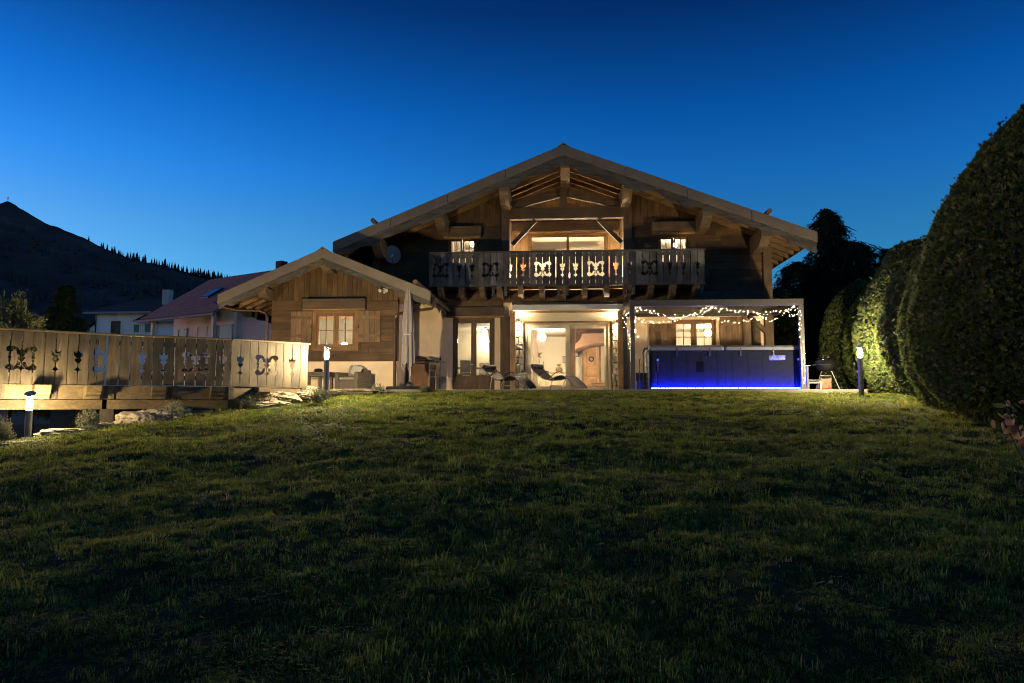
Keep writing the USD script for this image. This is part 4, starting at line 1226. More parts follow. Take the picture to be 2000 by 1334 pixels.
for i in range(3):
    a, b = DP[i], DP[i + 1]; L = float(np.linalg.norm(b - a)); e = (b - a) / L; nn = np.array([-e[1], e[0]])   # nn points away from the camera
    zt, zb = rail_top, rail_bot

    def xf(v, a=a, e=e, nn=nn):
        return np.stack([a[0] + e[0] * v[:, 0] + nn[0] * v[:, 1], a[1] + e[1] * v[:, 0] + nn[1] * v[:, 1], v[:, 2]], 1)

    def D(m):
        m.vertices = xf(np.asarray(m.vertices)); return m
    g = [deckpt(px, i) * L for px in GAPS[i]]
    pitch = {0: g[7] - g[6], 1: g[7] - g[6], 2: g[4] - g[3]}[i]
    cut_boards(deck, 0.0 if i == 0 else .004, g, L - .004, zb, zt - zb - .045, -.014, .014, GK[i], DECKZ, pitch, rp, slit=.016, xf=xf)
    part(deck, 'handrail', D(cbox(-.01, L + (.02 if i == 2 else -.002), -.10, .06, zt - .042, zt, .008)), DECKX)
    part(deck, 'back_rail', D(box(.02, L - .02, .016, .07, zb + .14, zb + .24)), DECKX)
    part(deck, 'back_rail', D(box(.02, L - .02, .016, .07, zt - .26, zt - .16)), DECKX)
    part(deck, 'fascia_beam', D(box(0, L - .003, .03, .16, zb - .33, zb - .012)), DECKX)
    part(deck, 'lower_beam', D(box(0.05, L - .004, .22, .40, zb - .56, zb - .345)), DECKX)
    for px, kind in ((5, 'n'), (107, 'n'), (219, 'n'), (343, 'n'), (453, 'n'), (181, 'c'), (82, 'c'), (311, 'c'), (424, 'c'), (509, 'c'), (594, 'n'), (213, 'p'), (-60, 'p'), (335, 'p')):
        if not (DPX[i] <= px < DPX[i + 1]):
            continue
        x = deckpt(px, i) * L
        if kind == 'n':
            nw = part(deck, 'newel', D(box(x - .065, x + .065, -.002, .028, zb - .33, zb - .005)), DECKZ)
            for zz in (zb - .08, zb - .24):
                part(nw, 'bolt', D(ext_xz(Point(x, zz).buffer(.016, 4), -.010, -.001)), DARKM)
        elif kind == 'c':
            pr = Polygon([(-.30, zb - .02), (-.30, zb - .13), (-.22, zb - .17), (-.22, zb - .22), (-.10, zb - .26), (-.10, zb - .33), (.029, zb - .33), (.029, zb - .02)])
            part(deck, 'corbel', D(ext_yz(pr, x - .15, x + .15)), DECKX)
        else:
            part(deck, 'post', D(box(x - .14, x + .14, .17, .45, -3.2, zb - .562)), DECKZ)
# decking and joists
back = [np.array((-13.4, 24.0)), np.array((-9.6, 26.5)), np.array((-8.0, 25.0))]
foot = Polygon([tuple(p) for p in DP] + [(-5.9, 21.5), (-7.9, 25.2), (-16.5, 25.5)]).buffer(-.08)
for k in range(28):
    y = 13.6 + k * .42
    for p in polys(foot.intersection(sbox(-30, y, 30, y + .41))):
        part(deck, 'deck_plank', ext_xy(p, rail_bot - .06, rail_bot - .02), DECKX)
for k in range(7):
    x = -14.5 + k * 1.25
    for p in polys(foot.intersection(sbox(x, 0, x + .1, 40)).buffer(-.001)):
        mnx, mny, mxx, mxy = p.bounds
        part(deck, 'joist', ext_xy(p.intersection(sbox(-40, mny + .45, 40, 60)), rail_bot - .26, rail_bot - .062), DECKX)
part(deck, 'foundation_wall', box(-15.5, -6.5, 24.2, 24.5, -3.4, rail_bot - .28), CONC)

# ------------------------------------------------------------------ terrace
tp = unary_union([Polygon([tuple(W(a, b)[:2]) for a, b in ((AW0 + 1.9, -4.6), (11.2, -4.25), (11.2, 3.0), (UCR + .0, 3.0), (UCR, .02), (AW1, .02), (AW1, AV - .03), (AW0 + 1.0, AV - .03))])])
usdkit.mesh(stage, '/World/terrace', ext_xy(tp, -.16, -.012), CONC)
info('/World/terrace', 'stone terrace along the foot of the chalet', None, None, 'structure')
rt = np.random.default_rng(77)
x = -9.0
slabs = 0
u = AW0 + 1.0
while u < 11.0 and slabs < 130:
    w = rt.uniform(.55, .95)
    for v0, v1 in ((-4.5, -3.85), (-3.83, -3.2), (-3.18, -2.65)):
        q = Polygon([tuple(W(a, b)[:2]) for a, b in ((u + .01, v0 + rt.uniform(0, .03)), (u + w - .01, v0 + rt.uniform(0, .03)), (u + w - .01, v1), (u + .01, v1))]).intersection(tp)
        for p in polys(q):
            if p.area > .05:
                part('/World/terrace', 'paving_slab', ext_xy(p, -.011, rt.uniform(-.001, .004)), PAVE); slabs += 1
    u += w

# ------------------------------------------------------------------ pergola over the hot tub
pv0, pv1 = -3.2, -.02
pu0, pu1 = hu(1231.5, 680, pv0), hu(1572.5, 680, pv0)
pz1 = hz(1400, 584.5, pv0); pz0 = hz(1400, 597, pv0)
perg = thing('pergola', 'grey aluminium pergola with flat louvred roof over the hot tub', 'pergola', (0, 27.0, 0), HRZ)
pw = .15
for u0, v0 in ((pu0, pv0), (pu1 - pw, pv0)):
    pst = part(perg, 'post', cbox(u0, u0 + pw, v0, v0 + pw, -.01, pz0 - .002, .008), ALU)
    part(pst, 'foot_plate', box(u0 - .03, u0 + pw + .03, v0 - .03, v0 + pw + .03, -.011, .012), ALU)
part(perg, 'post', cbox(pu0, pu0 + pw, pv1 - .3, pv1 - .15, -.01, pz0 - .002, .008), ALU)
part(perg, 'front_beam', cbox(pu0, pu1, pv0, pv0 + pw, pz0, pz1, .008), ALU)
part(perg, 'rear_beam', cbox(pu0, UCR, pv1 - .3, pv1 - .15, pz0, pz1, .008), ALU)
part(perg, 'rear_beam', cbox(UCR + .002, pu1, pv1 - .3, pv1 - .15, pz0, pz1, .008), ALU)
for u in (pu0, (pu0 + pu1) / 2 - .08, pu1 - pw):
    part(perg, 'side_beam', cbox(u, u + pw, pv0 + pw + .001, pv1 - .301, pz0, pz1, .008), ALU)
for h, (a, b) in enumerate(((pu0 + pw, (pu0 + pu1) / 2 - .08), ((pu0 + pu1) / 2 + .07, pu1 - pw))):
    n = 14
    for k in range(n):
        v = pv0 + pw + .02 + k * (pv1 - .32 - pv0 - pw) / n
        part(perg, 'louvre', ext_yz(Polygon([(v, pz0 + .10), (v + .185, pz0 + .085), (v + .19, pz0 + .105), (v, pz0 + .125)]), a + .004, b - .004), ALU)

# fairy lights
fl = thing('fairy_lights', 'warm white fairy lights looped round the pergola', 'string lights', (0, 27.0, 0), HRZ)


def hp(px, py, v):
    u, z = H(px, py, v); return np.array([u, v, z])


def swag(pts, n=26):
    pts = np.array(pts, float); t = np.linspace(0, len(pts) - 1, n)
    from scipy.interpolate import CubicSpline
    return CubicSpline(np.arange(len(pts)), pts, bc_type='natural')(t)


F_ = pv0 + .08
paths = [
    swag([hp(1240, 601, F_), hp(1262, 606, F_), hp(1295, 617, F_), hp(1330, 619, F_), hp(1362, 611, F_), hp(1392, 600, F_)]),
    swag([hp(1392, 600, F_), hp(1425, 606, F_), hp(1460, 611, F_), hp(1490, 612, F_), hp(1530, 607, F_), hp(1552, 600, F_)]),
    swag([hp(1242, 627, -.5), hp(1280, 629, -.5), hp(1330, 623, -.6), hp(1362, 613, -.8)]),
    swag([hp(1366, 615, -.8), hp(1410, 626, -.5), hp(1450, 629, -.5), hp(1486, 623, -.5)]),
    swag([hp(1486, 612, -2.0), hp(1498, 624, -1.8), hp(1512, 627, -1.7), hp(1527, 615, -2.0), hp(1537, 606, -2.4), hp(1545, 618, -2.6), hp(1556, 612, F_)]),
    swag([hp(1244, 600, F_ - .02), hp(1240, 620, F_ - .02), hp(1238, 640, F_ - .02), hp(1241, 655, F_ - .02)], 16),
    swag([hp(1226, 608, -2.2), hp(1222, 620, -1.9), hp(1223, 636, -2.2), hp(1229, 656, F_ - .1), hp(1228.5, 680, F_ - .1)], 18),
    swag([hp(1556, 602, F_ - .1), hp(1561, 625, F_ - .1), hp(1564, 655, F_ - .1), hp(1569, 690, F_ - .1), hp(1570, 725, F_ - .1), hp(1572, 755, F_ - .1)], 26),
    swag([hp(1558, 606, F_ - .06), hp(1564, 620, F_ - .06), hp(1562, 640, F_ - .06), hp(1566, 662, F_ - .06)], 14)]
rb = np.random.default_rng(4); bulbs = []
dens = [44, 38, 22, 24, 24, 22, 16, 30, 12]
for p, nb in zip(paths, dens):
    part(fl, 'wire', tube(p, .004, 5), DARKM)
    t = np.linspace(0, len(p) - 1.001, nb)
    for q in t:
        i = int(q); c = p[i] + (p[i + 1] - p[i]) * (q - i) + rb.normal(0, .035, 3)
        bulbs.append(ball(c, rb.choice([.007, .010, .016]), 0))
part(fl, 'bulb', cat(bulbs), GL_BULB, kind='stuff')

# ------------------------------------------------------------------ hot tub
tv0 = -2.85
tu0, tu1 = hu(1269, 720, tv0), hu(1566, 720, tv0); tzl = hz(1400, 684, tv0); tzt = hz(1400, 675, tv0); tv1 = tv0 + 2.15
TUBP = plain('spa_panel_dark', (.014, .017, .03), .7, noise=.25, bump=.1, spec=.03)
TUBC = plain('spa_corner_pale', (.42, .38, .34), .5, noise=.05)
LID = plain('spa_cover_grey', (.11, .12, .155), .6, noise=.08)
tub = thing('hot_tub', 'long dark swim spa with pale lid edge and blue light strip', 'hot tub', (0, 27.0, 0), HRZ)
R_ = .16


def rrect(u0, u1, v0, v1, r):
    return sbox(u0 + r, v0 + r, u1 - r, v1 - r).buffer(r, 6)


part(tub, 'body', ext_xy(rrect(tu0 + .05, tu1 - .05, tv0 + .05, tv1, R_), .0, tzl - .004), TUBP)
part(tub, 'front_panel', box(tu0 + .26, (tu0 + tu1) / 2 - .003, tv0, tv0 + .051, .07, tzl - .01), TUBP)
part(tub, 'front_panel', box((tu0 + tu1) / 2 + .003, tu1 - .26, tv0, tv0 + .051, .07, tzl - .01), TUBP)
for u in (tu0, tu1):
    s = 1 if u == tu0 else -1
    cp = part(tub, 'corner_panel', ext_xy(rrect(*sorted((u, u + s * .30)), tv0 - .012, tv0 + .3, .13), .0, tzl - .006), TUBP)
    for k in range(5):
        part(cp, 'rib', box(u - .012 if s > 0 else u - .004, u + .004 if s > 0 else u + .012, tv0 + .10 + k * .07, tv0 + .135 + k * .07, .0, tzl - .01), TUBC)
    part(tub, 'end_panel', box(*sorted((u - s * .002, u + s * .04)), tv0 + .47, tv1 - .1, .0, tzl - .01), TUBC)
for h, (a, b) in enumerate(((tu0 - .02, (tu0 + tu1) / 2 - .003), ((tu0 + tu1) / 2 + .003, tu1 + .02))):
    o = rrect(a, b, tv0 - .03, tv1 + .03, .10); i_ = rrect(a + .07, b - .07, tv0 + .04, tv1 - .04, .10)
    part(tub, 'cover_half', cat([ext_xy(o, tzl, tzl + .10), hull([(x, y, tzl + .101) for x, y in o.buffer(-.004).exterior.coords] + [(x, y, tzt + (.02 if h == 0 else 0)) for x, y in i_.exterior.coords])]), LID)
part(tub, 'vent_grille', box(hu(1361, 715, tv0), hu(1374, 715, tv0), tv0 - .014, tv0 - .001, hz(1367, 727, tv0), hz(1367, 706, tv0)), plain('vent_black', (.006, .006, .008), .8, spec=.02))
for u, px in ((hu(1284.5, 705, tv0), 0), (hu(1559, 706, tv0), 1)):
    zc = hz(1284, 703, tv0)
    lt = part(tub, 'corner_light', ext_xz(Polygon([(u - .05, zc + .03), (u, zc + .07), (u + .05, zc + .03), (u + .012, zc - .40), (u - .012, zc - .40)]), tv0 - .026, tv0 - .013), RUBBER)
    part(lt, 'lens', ext_xz(Point(u, zc).buffer(.034, 6), tv0 - .032, tv0 - .027), GL_SIGN)
leds = part(tub, 'light_strip', box(tu0 + .02, tu1 - .02, tv0 - .13, tv0 - .013, .045, .062), RUBBER)
dots = []
nl = 95
for k in range(nl):
    u = tu0 + .05 + (tu1 - tu0 - .1) * k / (nl - 1)
    dots.append(box(u - .009, u + .009, tv0 - .125, tv0 - .115, .063, .073))
part(leds, 'diode', cat(dots), GL_LED, kind='stuff')
for u in (tu0 + .9, tu1 - .9, (tu0 + tu1) / 2 - .5, (tu0 + tu1) / 2 + .5):
    st_ = part(tub, 'cover_strap', box(u - .02, u + .02, tv0 - .036, tv0 - .0305, tzl - .16, tzl + .09), RUBBER)
    part(st_, 'buckle', box(u - .03, u + .03, tv0 - .046, tv0 - .037, tzl - .19, tzl - .13), RUBBER)
for k in range(1, 9):
    u = tu0 + .26 + (tu1 - tu0 - .52) * k / 9
    if abs(u - (tu0 + tu1) / 2) > .1:
        part(tub, 'panel_batten', box(u - .012, u + .012, tv0 - .008, tv0 - .0005, .08, tzl - .02), TUBP)
# illuminated sign
sx0, sx1, sz0, sz1 = HR(1502, 694, 1534, 703.5, tv0)
sg = part(tub, 'sign', box(sx0 + .01, sx1 - .01, tv0 - .006, tv0 - .001, sz0 + .01, sz1 - .01), plain('sign_back', (.02, .02, .12), .4), label='small glowing blue name plate reading TropicSpa')
w_, h_ = sx1 - sx0, sz1 - sz0
ol = Polygon([(0, 0), (w_ - .14, 0), (w_ - .07, .025), (w_ - .02, .07), (w_, .12), (w_, h_), (.14, h_), (.07, h_ - .025), (.02, h_ - .07), (0, h_ - .12)])
ln = affinity.translate(ol.difference(ol.buffer(-.016)), sx0, sz0)
part(sg, 'outline', ext_xz(ln, tv0 - .014, tv0 - .007), GL_SIGN)
tm = meshkit.text_mesh('TropicSpa', .062, .006, bold=True); tvv = np.asarray(tm.vertices); tw_ = tvv[:, 0].max() - tvv[:, 0].min()
part(sg, 'lettering', trimesh.Trimesh(np.stack([sx0 + (w_ - tw_) / 2 + tvv[:, 0], tv0 - .008 - tvv[:, 2], sz0 + .082 + tvv[:, 1]], 1), np.asarray(tm.faces), process=False), GL_SIGN)
part(sg, 'underline', box(sx0 + .13, sx1 - .12, tv0 - .014, tv0 - .007, sz0 + .035, sz0 + .055), GL_SIGN)

# handrail and step at the spa's left, small stool at its right
t = thing('spa_handrail', 'black upright handrail loops beside the left end of the hot tub', 'handrail', W(hu(1262, 720, -2.3), -2.3, 0), HRZ)
for y, o in ((-.25, .0), (.2, -.06)):
    part(t, 'loop', tube([(o, y, 0), (o, y, 1.36), (o + .05, y, 1.46), (o + .10, y, 1.44), (o + .13, y, 1.3), (o + .13, y, .0)], .02, 8), RUBBER)
t = thing('spa_steps', 'dark plastic steps between pergola post and hot tub', 'steps', W(hu(1254, 740, -2.0), -2.0, 0), HRZ)
part(t, 'lower_tread', cbox(-.22, .22, -.35, -.01, .0, .32, .02), RUBBER); part(t, 'upper_tread', cbox(-.22, .22, 0, .35, .0, .62, .02), RUBBER)
t = thing('folding_stand', 'thin black folding stand next to the left pergola post', 'stand', W(hu(1246, 740, -2.6), -2.6, 0), HRZ)
for x in (-.09, .05):
    part(t, 'leg', tube([(x, 0, 0), (x + .01, 0, 1.08)], .018, 8), RUBBER)
part(t, 'crossbar', tube([(-.09, 0, .36), (.4, 0, .37)], .016, 6), RUBBER)

# kettle barbecue
bu, bz = H(1613, 718, -2.6)
bbq = thing('kettle_barbecue', 'round black kettle barbecue on three legs right of the hot tub', 'barbecue', W(bu, -2.6, 0), HRZ)
kz = .60
part(bbq, 'bowl', lathe([(.0, kz - .02), (.12, kz), (.22, kz + .05), (.30, kz + .13), (.335, kz + .23), (.32, kz + .23), (.29, kz + .14), (.0, kz + .02)], 26), BLACK, 40)
part(bbq, 'lid', lathe([(.345, kz + .235), (.34, kz + .26), (.31, kz + .35), (.22, kz + .43), (.1, kz + .465), (.0, kz + .47)], 26), BLACK, 40)
part(bbq, 'lid_handle', cat([tube([(-.08, 0, kz + .46), (-.08, 0, kz + .545), (.08, 0, kz + .545), (.08, 0, kz + .46)], .014, 8)]), METAL)
part(bbq, 'side_handle', tube([(-.33, -.06, kz + .22), (-.42, -.10, kz + .24), (-.42, .10, kz + .24), (-.33, .06, kz + .22)], .012, 8), METAL)
part(bbq, 'thermometer', lathe([(0, 0), (.035, 0), (.035, .012), (0, .014)], 12, (-.16, -.22, kz + .40)), METAL)
part(bbq, 'rim', torus((0, 0, kz + .233), .342, .008, 'z', 30, 6), METAL)
for a in (200, 330, 80):
    c, s = math.cos(math.radians(a)), math.sin(math.radians(a))
    part(bbq, 'leg', tube([(c * .17, s * .17, kz + .02), (c * .42, s * .34, .0)], .016, 8), METAL)
part(bbq, 'ash_catcher', lathe([(0, .42), (.14, .42), (.16, .46), (.0, .45)], 18), METAL)
for s in (-1, 1):
    part(bbq, 'wheel', tube([(.36 * 1 + s * .02, -.17, .07), (.36 + s * .02 + .035, -.17, .07)], .07, 14), RUBBER) if s > 0 else None
cs = thing('charcoal_sack', 'pale paper sack of charcoal leaning under the kettle barbecue', 'sack', W(bu + .02, -2.45, 0), HRZ)
sk = trimesh.creation.box((.34, .16, .50)).subdivide().subdivide().subdivide(); v = np.asarray(sk.vertices)
v = v * (1 - .12 * np.abs(v[:, 2:3] * 2) ** 2) + (meshkit.fbm(v * 9, 3, 3)[:, None] - .5) * .05; v[:, 2] += .25
part(cs, 'bag', trimesh.Trimesh(v, sk.faces, process=False), plain('kraft_paper', (.42, .30, .20), .9, noise=.3), True)
part(cs, 'printed_band', trimesh.Trimesh(np.stack([v[:, 0] * 1.02, v[:, 1] * 1.03 - .0, v[:, 2] * .3 + .0], 1), sk.faces, process=False), plain('red_print', (.35, .05, .03), .8), True)
u = hu(1587, 757, -2.7)
t = thing('wooden_stool', 'low pale wooden step stool between hot tub and kettle barbecue', 'stool', W(u, -2.75, 0), HRZ)
part(t, 'top', cbox(-.24, .24, -.17, .17, .30, .34, .006), CONC)
for x in (-.2, .2):
    for y in (-.13, .13):
        part(t, 'leg', box(x - .03, x + .03, y - .02, y + .02, 0, .299), PALEF)
part(t, 'rail', box(-.17, .17, -.14, -.12, .22, .27), PALEF)
t = thing('tap_post', 'slim post with small shelf against the right pergola post', 'post', W(hu(1577, 735, -2.9), -2.9, 0), HRZ)
part(t, 'upright', box(-.03, .03, -.03, .03, 0, .78), CONC); part(t, 'shelf', box(-.08, .08, -.06, .06, .781, .81), PALEF)

# ------------------------------------------------------------------ sun loungers
def lounger(px, label, v, rz, first=None):
    rz = -40
    u = hu(px, 750, v)
    if first:
        return copy_of(first, W(u, v, 0), HRZ + rz, label)
    t = thing('sun_lounger', label, 'sun lounger', W(u, v, 0), HRZ + rz, 'sun loungers on the terrace')
    prof = np.array([(1.12, 1.0)]) * np.array([(-.93, .86), (-.80, .74), (-.60, .56), (-.42, .43), (-.25, .36), (-.08, .365), (.10, .43), (.26, .485), (.42, .47), (.60, .36), (.76, .22), (.90, .08)])
    from scipy.interpolate import CubicSpline
    p = CubicSpline(np.arange(len(prof)), prof)(np.linspace(0, len(prof) - 1, 40)); n = len(p)
    V = np.vstack([np.stack([p[:, 0], np.full(n, y), p[:, 1] + dz], 1) for y, dz in ((-.29, 0), (0, -.025), (.29, 0), (.29, -.012), (0, -.037), (-.29, -.012))])
    Fs = []
    for j in range(6):
        for i in range(n - 1):
            a, b = j * n + i, ((j + 1) % 6) * n + i; Fs += [[a, a + 1, b + 1], [a, b + 1, b]]
    part(t, 'sling', trimesh.Trimesh(V, np.array(Fs), process=False), SLING)
    for y in (-.305, .305):
        part(t, 'side_rail', tube(np.stack([p[:, 0], np.full(n, y), p[:, 1] - .005], 1)[::2], .016, 8), METAL)
        part(t, 'leg', tube([(-.50, y, .47), (-.62, y * 1.03, .0)], .015, 8), METAL)
        part(t, 'leg', tube([(.10, y, .43), (-.02, y * 1.03, .22), (-.10, y * 1.03, 0)], .015, 8), METAL)
        part(t, 'armrest', tube([(-.56, y * 1.05, .50), (-.42, y * 1.1, .60), (-.22, y * 1.12, .64), (-.10, y * 1.12, .60)], .018, 8), RUBBER)
    part(t, 'head_pillow', tube([(-.94, -.26, .83), (-.94, .26, .83)], .075, 14), RUBBER)
    part(t, 'cross_tube', tube([(-.10, -.31, .16), (-.10, .31, .16)], .013, 8), METAL)
    return t


l1 = lounger(994, 'brown reclining sun lounger nearer the french door, left of the pair', -2.6, -20)
lounger(1090, 'brown reclining sun lounger in front of the sliding door, right of the pair', -2.9, -20, l1)
u = hu(1021, 750, -1.2)
t = thing('garden_lantern', 'small stand with stacked pale cushions beside the stone pier', 'side table', W(u, -1.2, 0), HRZ)
for x in (-.16, .16):
    for y in (-.12, .12):
        part(t, 'leg', tube([(x, y, 0), (x * .9, y * .9, .50)], .012, 6), DARKM)
part(t, 'tray', cbox(-.19, .19, -.15, .15, .50, .53, .006), METAL)
part(t, 'cushion', cbox(-.19, .19, -.15, .15, .532, .60, .025), CUSHW); part(t, 'cushion', cbox(-.16, .17, -.14, .14, .602, .66, .025), CUSHW)
part(t, 'cap', lathe([(.0, .662), (.08, .662), (.05, .72), (.02, .74), (0, .78)], 10), DARKM)

# ------------------------------------------------------------------ in front of the annex
fv = AV - .75
u0, u1, _, zt = HR(649, 702, 731, 757, fv)
ar = thing('wicker_armchair', 'brown wicker armchair with loose cushions in front of the annex', 'armchair', W((u0 + u1) / 2, fv, 0), HRZ - 22)
hw = .45
part(ar, 'arm', cbox(-hw - .02, -hw + .12, -.40, .40, .04, .60, .03), WICK); part(ar, 'arm', cbox(hw - .12, hw + .02, -.40, .40, .04, .60, .03), WICK)
part(ar, 'base', cbox(-hw + .125, hw - .125, -.38, .38, .04, .33, .02), WICK); part(ar, 'back', cbox(-hw + .125, hw - .125, .26, .40, .335, .72, .03), WICK)
part(ar, 'seat_cushion', cbox(-hw + .13, hw - .13, -.38, .25, .335, .44, .035), CUSH)
cm = cbox(-.25, .25, -.06, .06, -.2, .2, .05); cm = trimesh.Trimesh(np.asarray(cm.vertices) @ Rot.from_euler('x', -18, degrees=True).as_matrix().T + np.array([-.04, .13, .66]), cm.faces, process=False)
part(ar, 'back_cushion', cm, CUSH)
cm = cbox(-.2, .2, -.05, .05, -.17, .17, .045); cm = trimesh.Trimesh(np.asarray(cm.vertices) @ Rot.from_euler('xy', [-24, 12], degrees=True).as_matrix().T + np.array([.12, .02, .68]), cm.faces, process=False)
part(ar, 'scatter_cushion', cm, CUSHW)
for x in (-.4, .4):
    for y in (-.34, .34):
        part(ar, 'foot', box(x - .03, x + .03, y - .03, y + .03, 0, .04), PALEF)
u0, u1, _, zt = HR(601, 727, 650, 757, fv + .1)
tb = thing('wicker_table', 'low dark wicker table left of the armchair', 'table', W((u0 + u1) / 2, fv + .1, 0), HRZ)
L = (u1 - u0) / 2
part(tb, 'table_top', cbox(-L, L, -.3, .3, zt - .04, zt, .006), WICK); part(tb, 'apron', cat(frame(-L + .02, L - .02, zt - .15, zt - .041, .0501, -.26, .26)[:2]), WICK)
for x in (-L + .05, 0, L - .05):
    part(tb, 'leg', box(x - .04, x + .04, -.05, .05, 0, zt - .151), WICK)
bw = thing('fire_bowl', 'black covered bowl standing on the low wicker table', 'bowl', W(hu(620, 722, fv), fv + .1, zt), HRZ)
part(bw, 'bowl', lathe([(0, 0), (.10, 0), (.15, .04), (.15, .06), (.0, .06)], 18), BLACK, 40); part(bw, 'lid', lathe([(.15, .062), (.13, .10), (.07, .125), (0, .13)], 18), BLACK, 40)

# closed parasol and its stand
pvv = AV - 1.0
u = hu(797, 740, pvv)
ps = thing('closed_parasol', 'folded grey cantilever parasol on a round weighted base', 'parasol', W(u, pvv, 0), HRZ)
ztop = hz(797, 560, pvv)
part(ps, 'pole', cyl(.05, .02, .1, ztop + .02, .03, 12), METAL)
part(ps, 'base', lathe([(0, .02), (.62, .02), (.64, .06), (.60, .12), (0, .13)], 30, (-.10, 0, 0)), RUBBER, 40)
part(ps, 'socket', lathe([(0, .131), (.13, .131), (.12, .2), (.06, .27), (0, .28)], 16, (.05, .02, 0)), RUBBER)
n = 40; V, F = [], []
zz = np.linspace(hz(797, 716, pvv), ztop - .03, 30); hh = ztop - zz[0]
for q, z in enumerate(zz):
    t_ = (z - zz[0]) / hh
    rad = .05 + .17 * (1 - t_) ** .7 if t_ > .45 else .05 + .17 * (.55 ** .7) * (1 - .25 * math.exp(-((t_ - .40) / .05) ** 2)) + .05 * max(0, .3 - t_)
    for k in range(n):
        a = k / n * 2 * math.pi
        rr = rad * (1 + .34 * math.sin(a * 7 + 1.2 * t_) + .12 * math.sin(a * 3 + 5 * t_))
        V.append((-.02 + rr * math.cos(a), .0 + rr * .8 * math.sin(a), z + (.10 * math.sin(a * 7) + .08 * math.sin(a * 3 + 1)) * (q == 0)))
for j in range(len(zz) - 1):
    for k in range(n):
        a, b = j * n + k, j * n + (k + 1) % n; F += [[a, b, b + n], [a, b + n, a + n]]
part(ps, 'canopy', trimesh.Trimesh(np.array(V), np.array(F), process=False), CANVAS, True)
part(ps, 'tie_strap', torus((-.02, 0, zz[0] + .40 * hh), .155, .014, 'z', 24, 6), WHITE)
part(ps, 'arm', tube([(.06, .0, ztop - .02), (.10, .0, ztop - .6), (.08, .0, 1.35)], .018, 8), METAL)
part(ps, 'crank', cbox(.0, .10, -.05, .05, 1.0, 1.2, .01), RUBBER)

# gas grill trolley
gu_ = hu(829, 730, -1.2)
gr = thing('gas_grill', 'gas grill with domed black lid on a reddish wooden trolley', 'barbecue', W(gu_, -1.15, 0), HRZ - 16)
part(gr, 'cabinet', cbox(-.52, .30, -.28, .28, .05, .98, .008), wood('red_trolley_wood', (.22, .10, .05), (.34, .17, .09), 'z', vary=.1))
part(gr, 'end_frame', cat([box(.302, .34, -.30, -.24, .0, 1.02), box(.302, .34, .24, .30, .0, 1.02), box(.302, .34, -.239, .239, .96, 1.02), box(.302, .34, -.239, .239, .5, .54), box(.302, .34, -.239, .239, .74, .78)]), PALEF)
part(gr, 'worktop', cbox(-.56, .40, -.32, .32, 1.021, 1.06, .006), METAL)
part(gr, 'lid', ext_xz(Polygon([(-.52, 1.062), (.30, 1.062), (.26, 1.13), (.12, 1.22), (-.1, 1.27), (-.36, 1.24), (-.5, 1.16)]), -.26, .26), BLACK)
part(gr, 'side_shelf', cbox(.405, .72, -.26, .26, 1.05, 1.07, .004), METAL)
part(gr, 'handle', tube([(-.4, -.30, 1.12), (.2, -.30, 1.12)], .014, 8), METAL)
for x in (-.45, .25):
    part(gr, 'caster', tube([(x, -.2, .025), (x + .03, -.2, .025)], .025, 10), RUBBER)
u = hu(859, 740, -.12)
t = thing('fire_poker', 'thin dark pointed iron rod standing against the plaster wall', 'rod', W(u, -.10, 0), HRZ)
part(t, 'rod', tube([(0, -.02, .05), (0, .06, 1.22)], .012, 8), DARKM); part(t, 'tip', lathe([(.0, 1.20), (.045, 1.20), (.012, 1.30), (0, 1.36)], 10, (0, .06, 0)), DARKM)

# ------------------------------------------------------------------ bollard lamps
BOLM = plain('bollard_grey', (.22, .215, .21), .5, .3, noise=.06)


def bollard(x, y, h, face, label, r=.075, zb=None, tilt=32, shield=None, mat=None):
    zb = float(lawn_z(x, y)) if zb is None else zb
    t = thing('bollard_lamp', label, 'lamp', (x, y, zb), face, 'bollard lamps in the garden')
    part(t, 'post', lathe([(0, -.1), (r, -.1), (r, h - .36), (r * .9, h - .35), (0, h - .35)], 18), BOLM, 40)
    part(t, 'bulb', lathe([(0, h - .345), (.04, h - .34), (.062, h - .28), (.062, h - .18), (.04, h - .10), (0, h - .08)], 14), mat or GL_BOL, True)
    if shield is not None:
        an = np.radians(np.linspace(shield - 50 - face, shield + 50 - face, 10))
        part(t, 'rear_shield', ext_xy(Polygon([(r * math.cos(q), r * math.sin(q)) for q in an] + [((r - .008) * math.cos(q), (r - .008) * math.sin(q)) for q in an[::-1]]), h - .349, h - .12), BOLM)
    part(t, 'stem', cyl(0, r * .8, h - .36, h - .02, .010, 6), METAL)
    d = lathe([(0, -.006), (.105, -.006), (.105, .006), (0, .006)], 20)
    d = trimesh.Trimesh(np.asarray(d.vertices) @ Rot.from_euler('x', tilt, degrees=True).as_matrix().T + np.array([0, 0, h - .01]), d.faces, process=False)
    part(t, 'reflector_disc', d, WHITE)
    part(t, 'foot', lathe([(0, -.1), (.12, -.1), (.12, .015), (0, .015)], 16), BOLM)
    return t


def at_px(px, Y):
    k = ray(px, 750); return k[0] / k[1] * Y


zb = P(60, 866, 15.0)[2]; ztop = P(62, 768, 15.0)[2]
bollard(at_px(60, 15.0), 15.0, ztop - zb, 20, 'bollard lamp glowing below the deck railing at far left', .068, zb, mat=GL_BOL_LOW)
zb = P(635, 772, 18.9)[2]; ztop = P(637, 676, 18.9)[2]
bollard(at_px(637, 18.9), 18.9, ztop - zb, 80, 'bollard lamp at the right end of the deck railing', .070, zb)
zb = float(lawn_z(10.0, 20.6)); ztop = P(1682, 675, 20.6)[2]
bollard(at_px(1682, 20.6), 20.6, ztop - zb, -60, 'bollard lamp in front of the clipped conifers', .07, mat=GL_BOL_HIGH)
bollard(-11.03, 21.0, .72, 60, 'bollard lamp on the deck behind the carved railing', .07, rail_bot - .02, mat=GL_BOL_LOW)

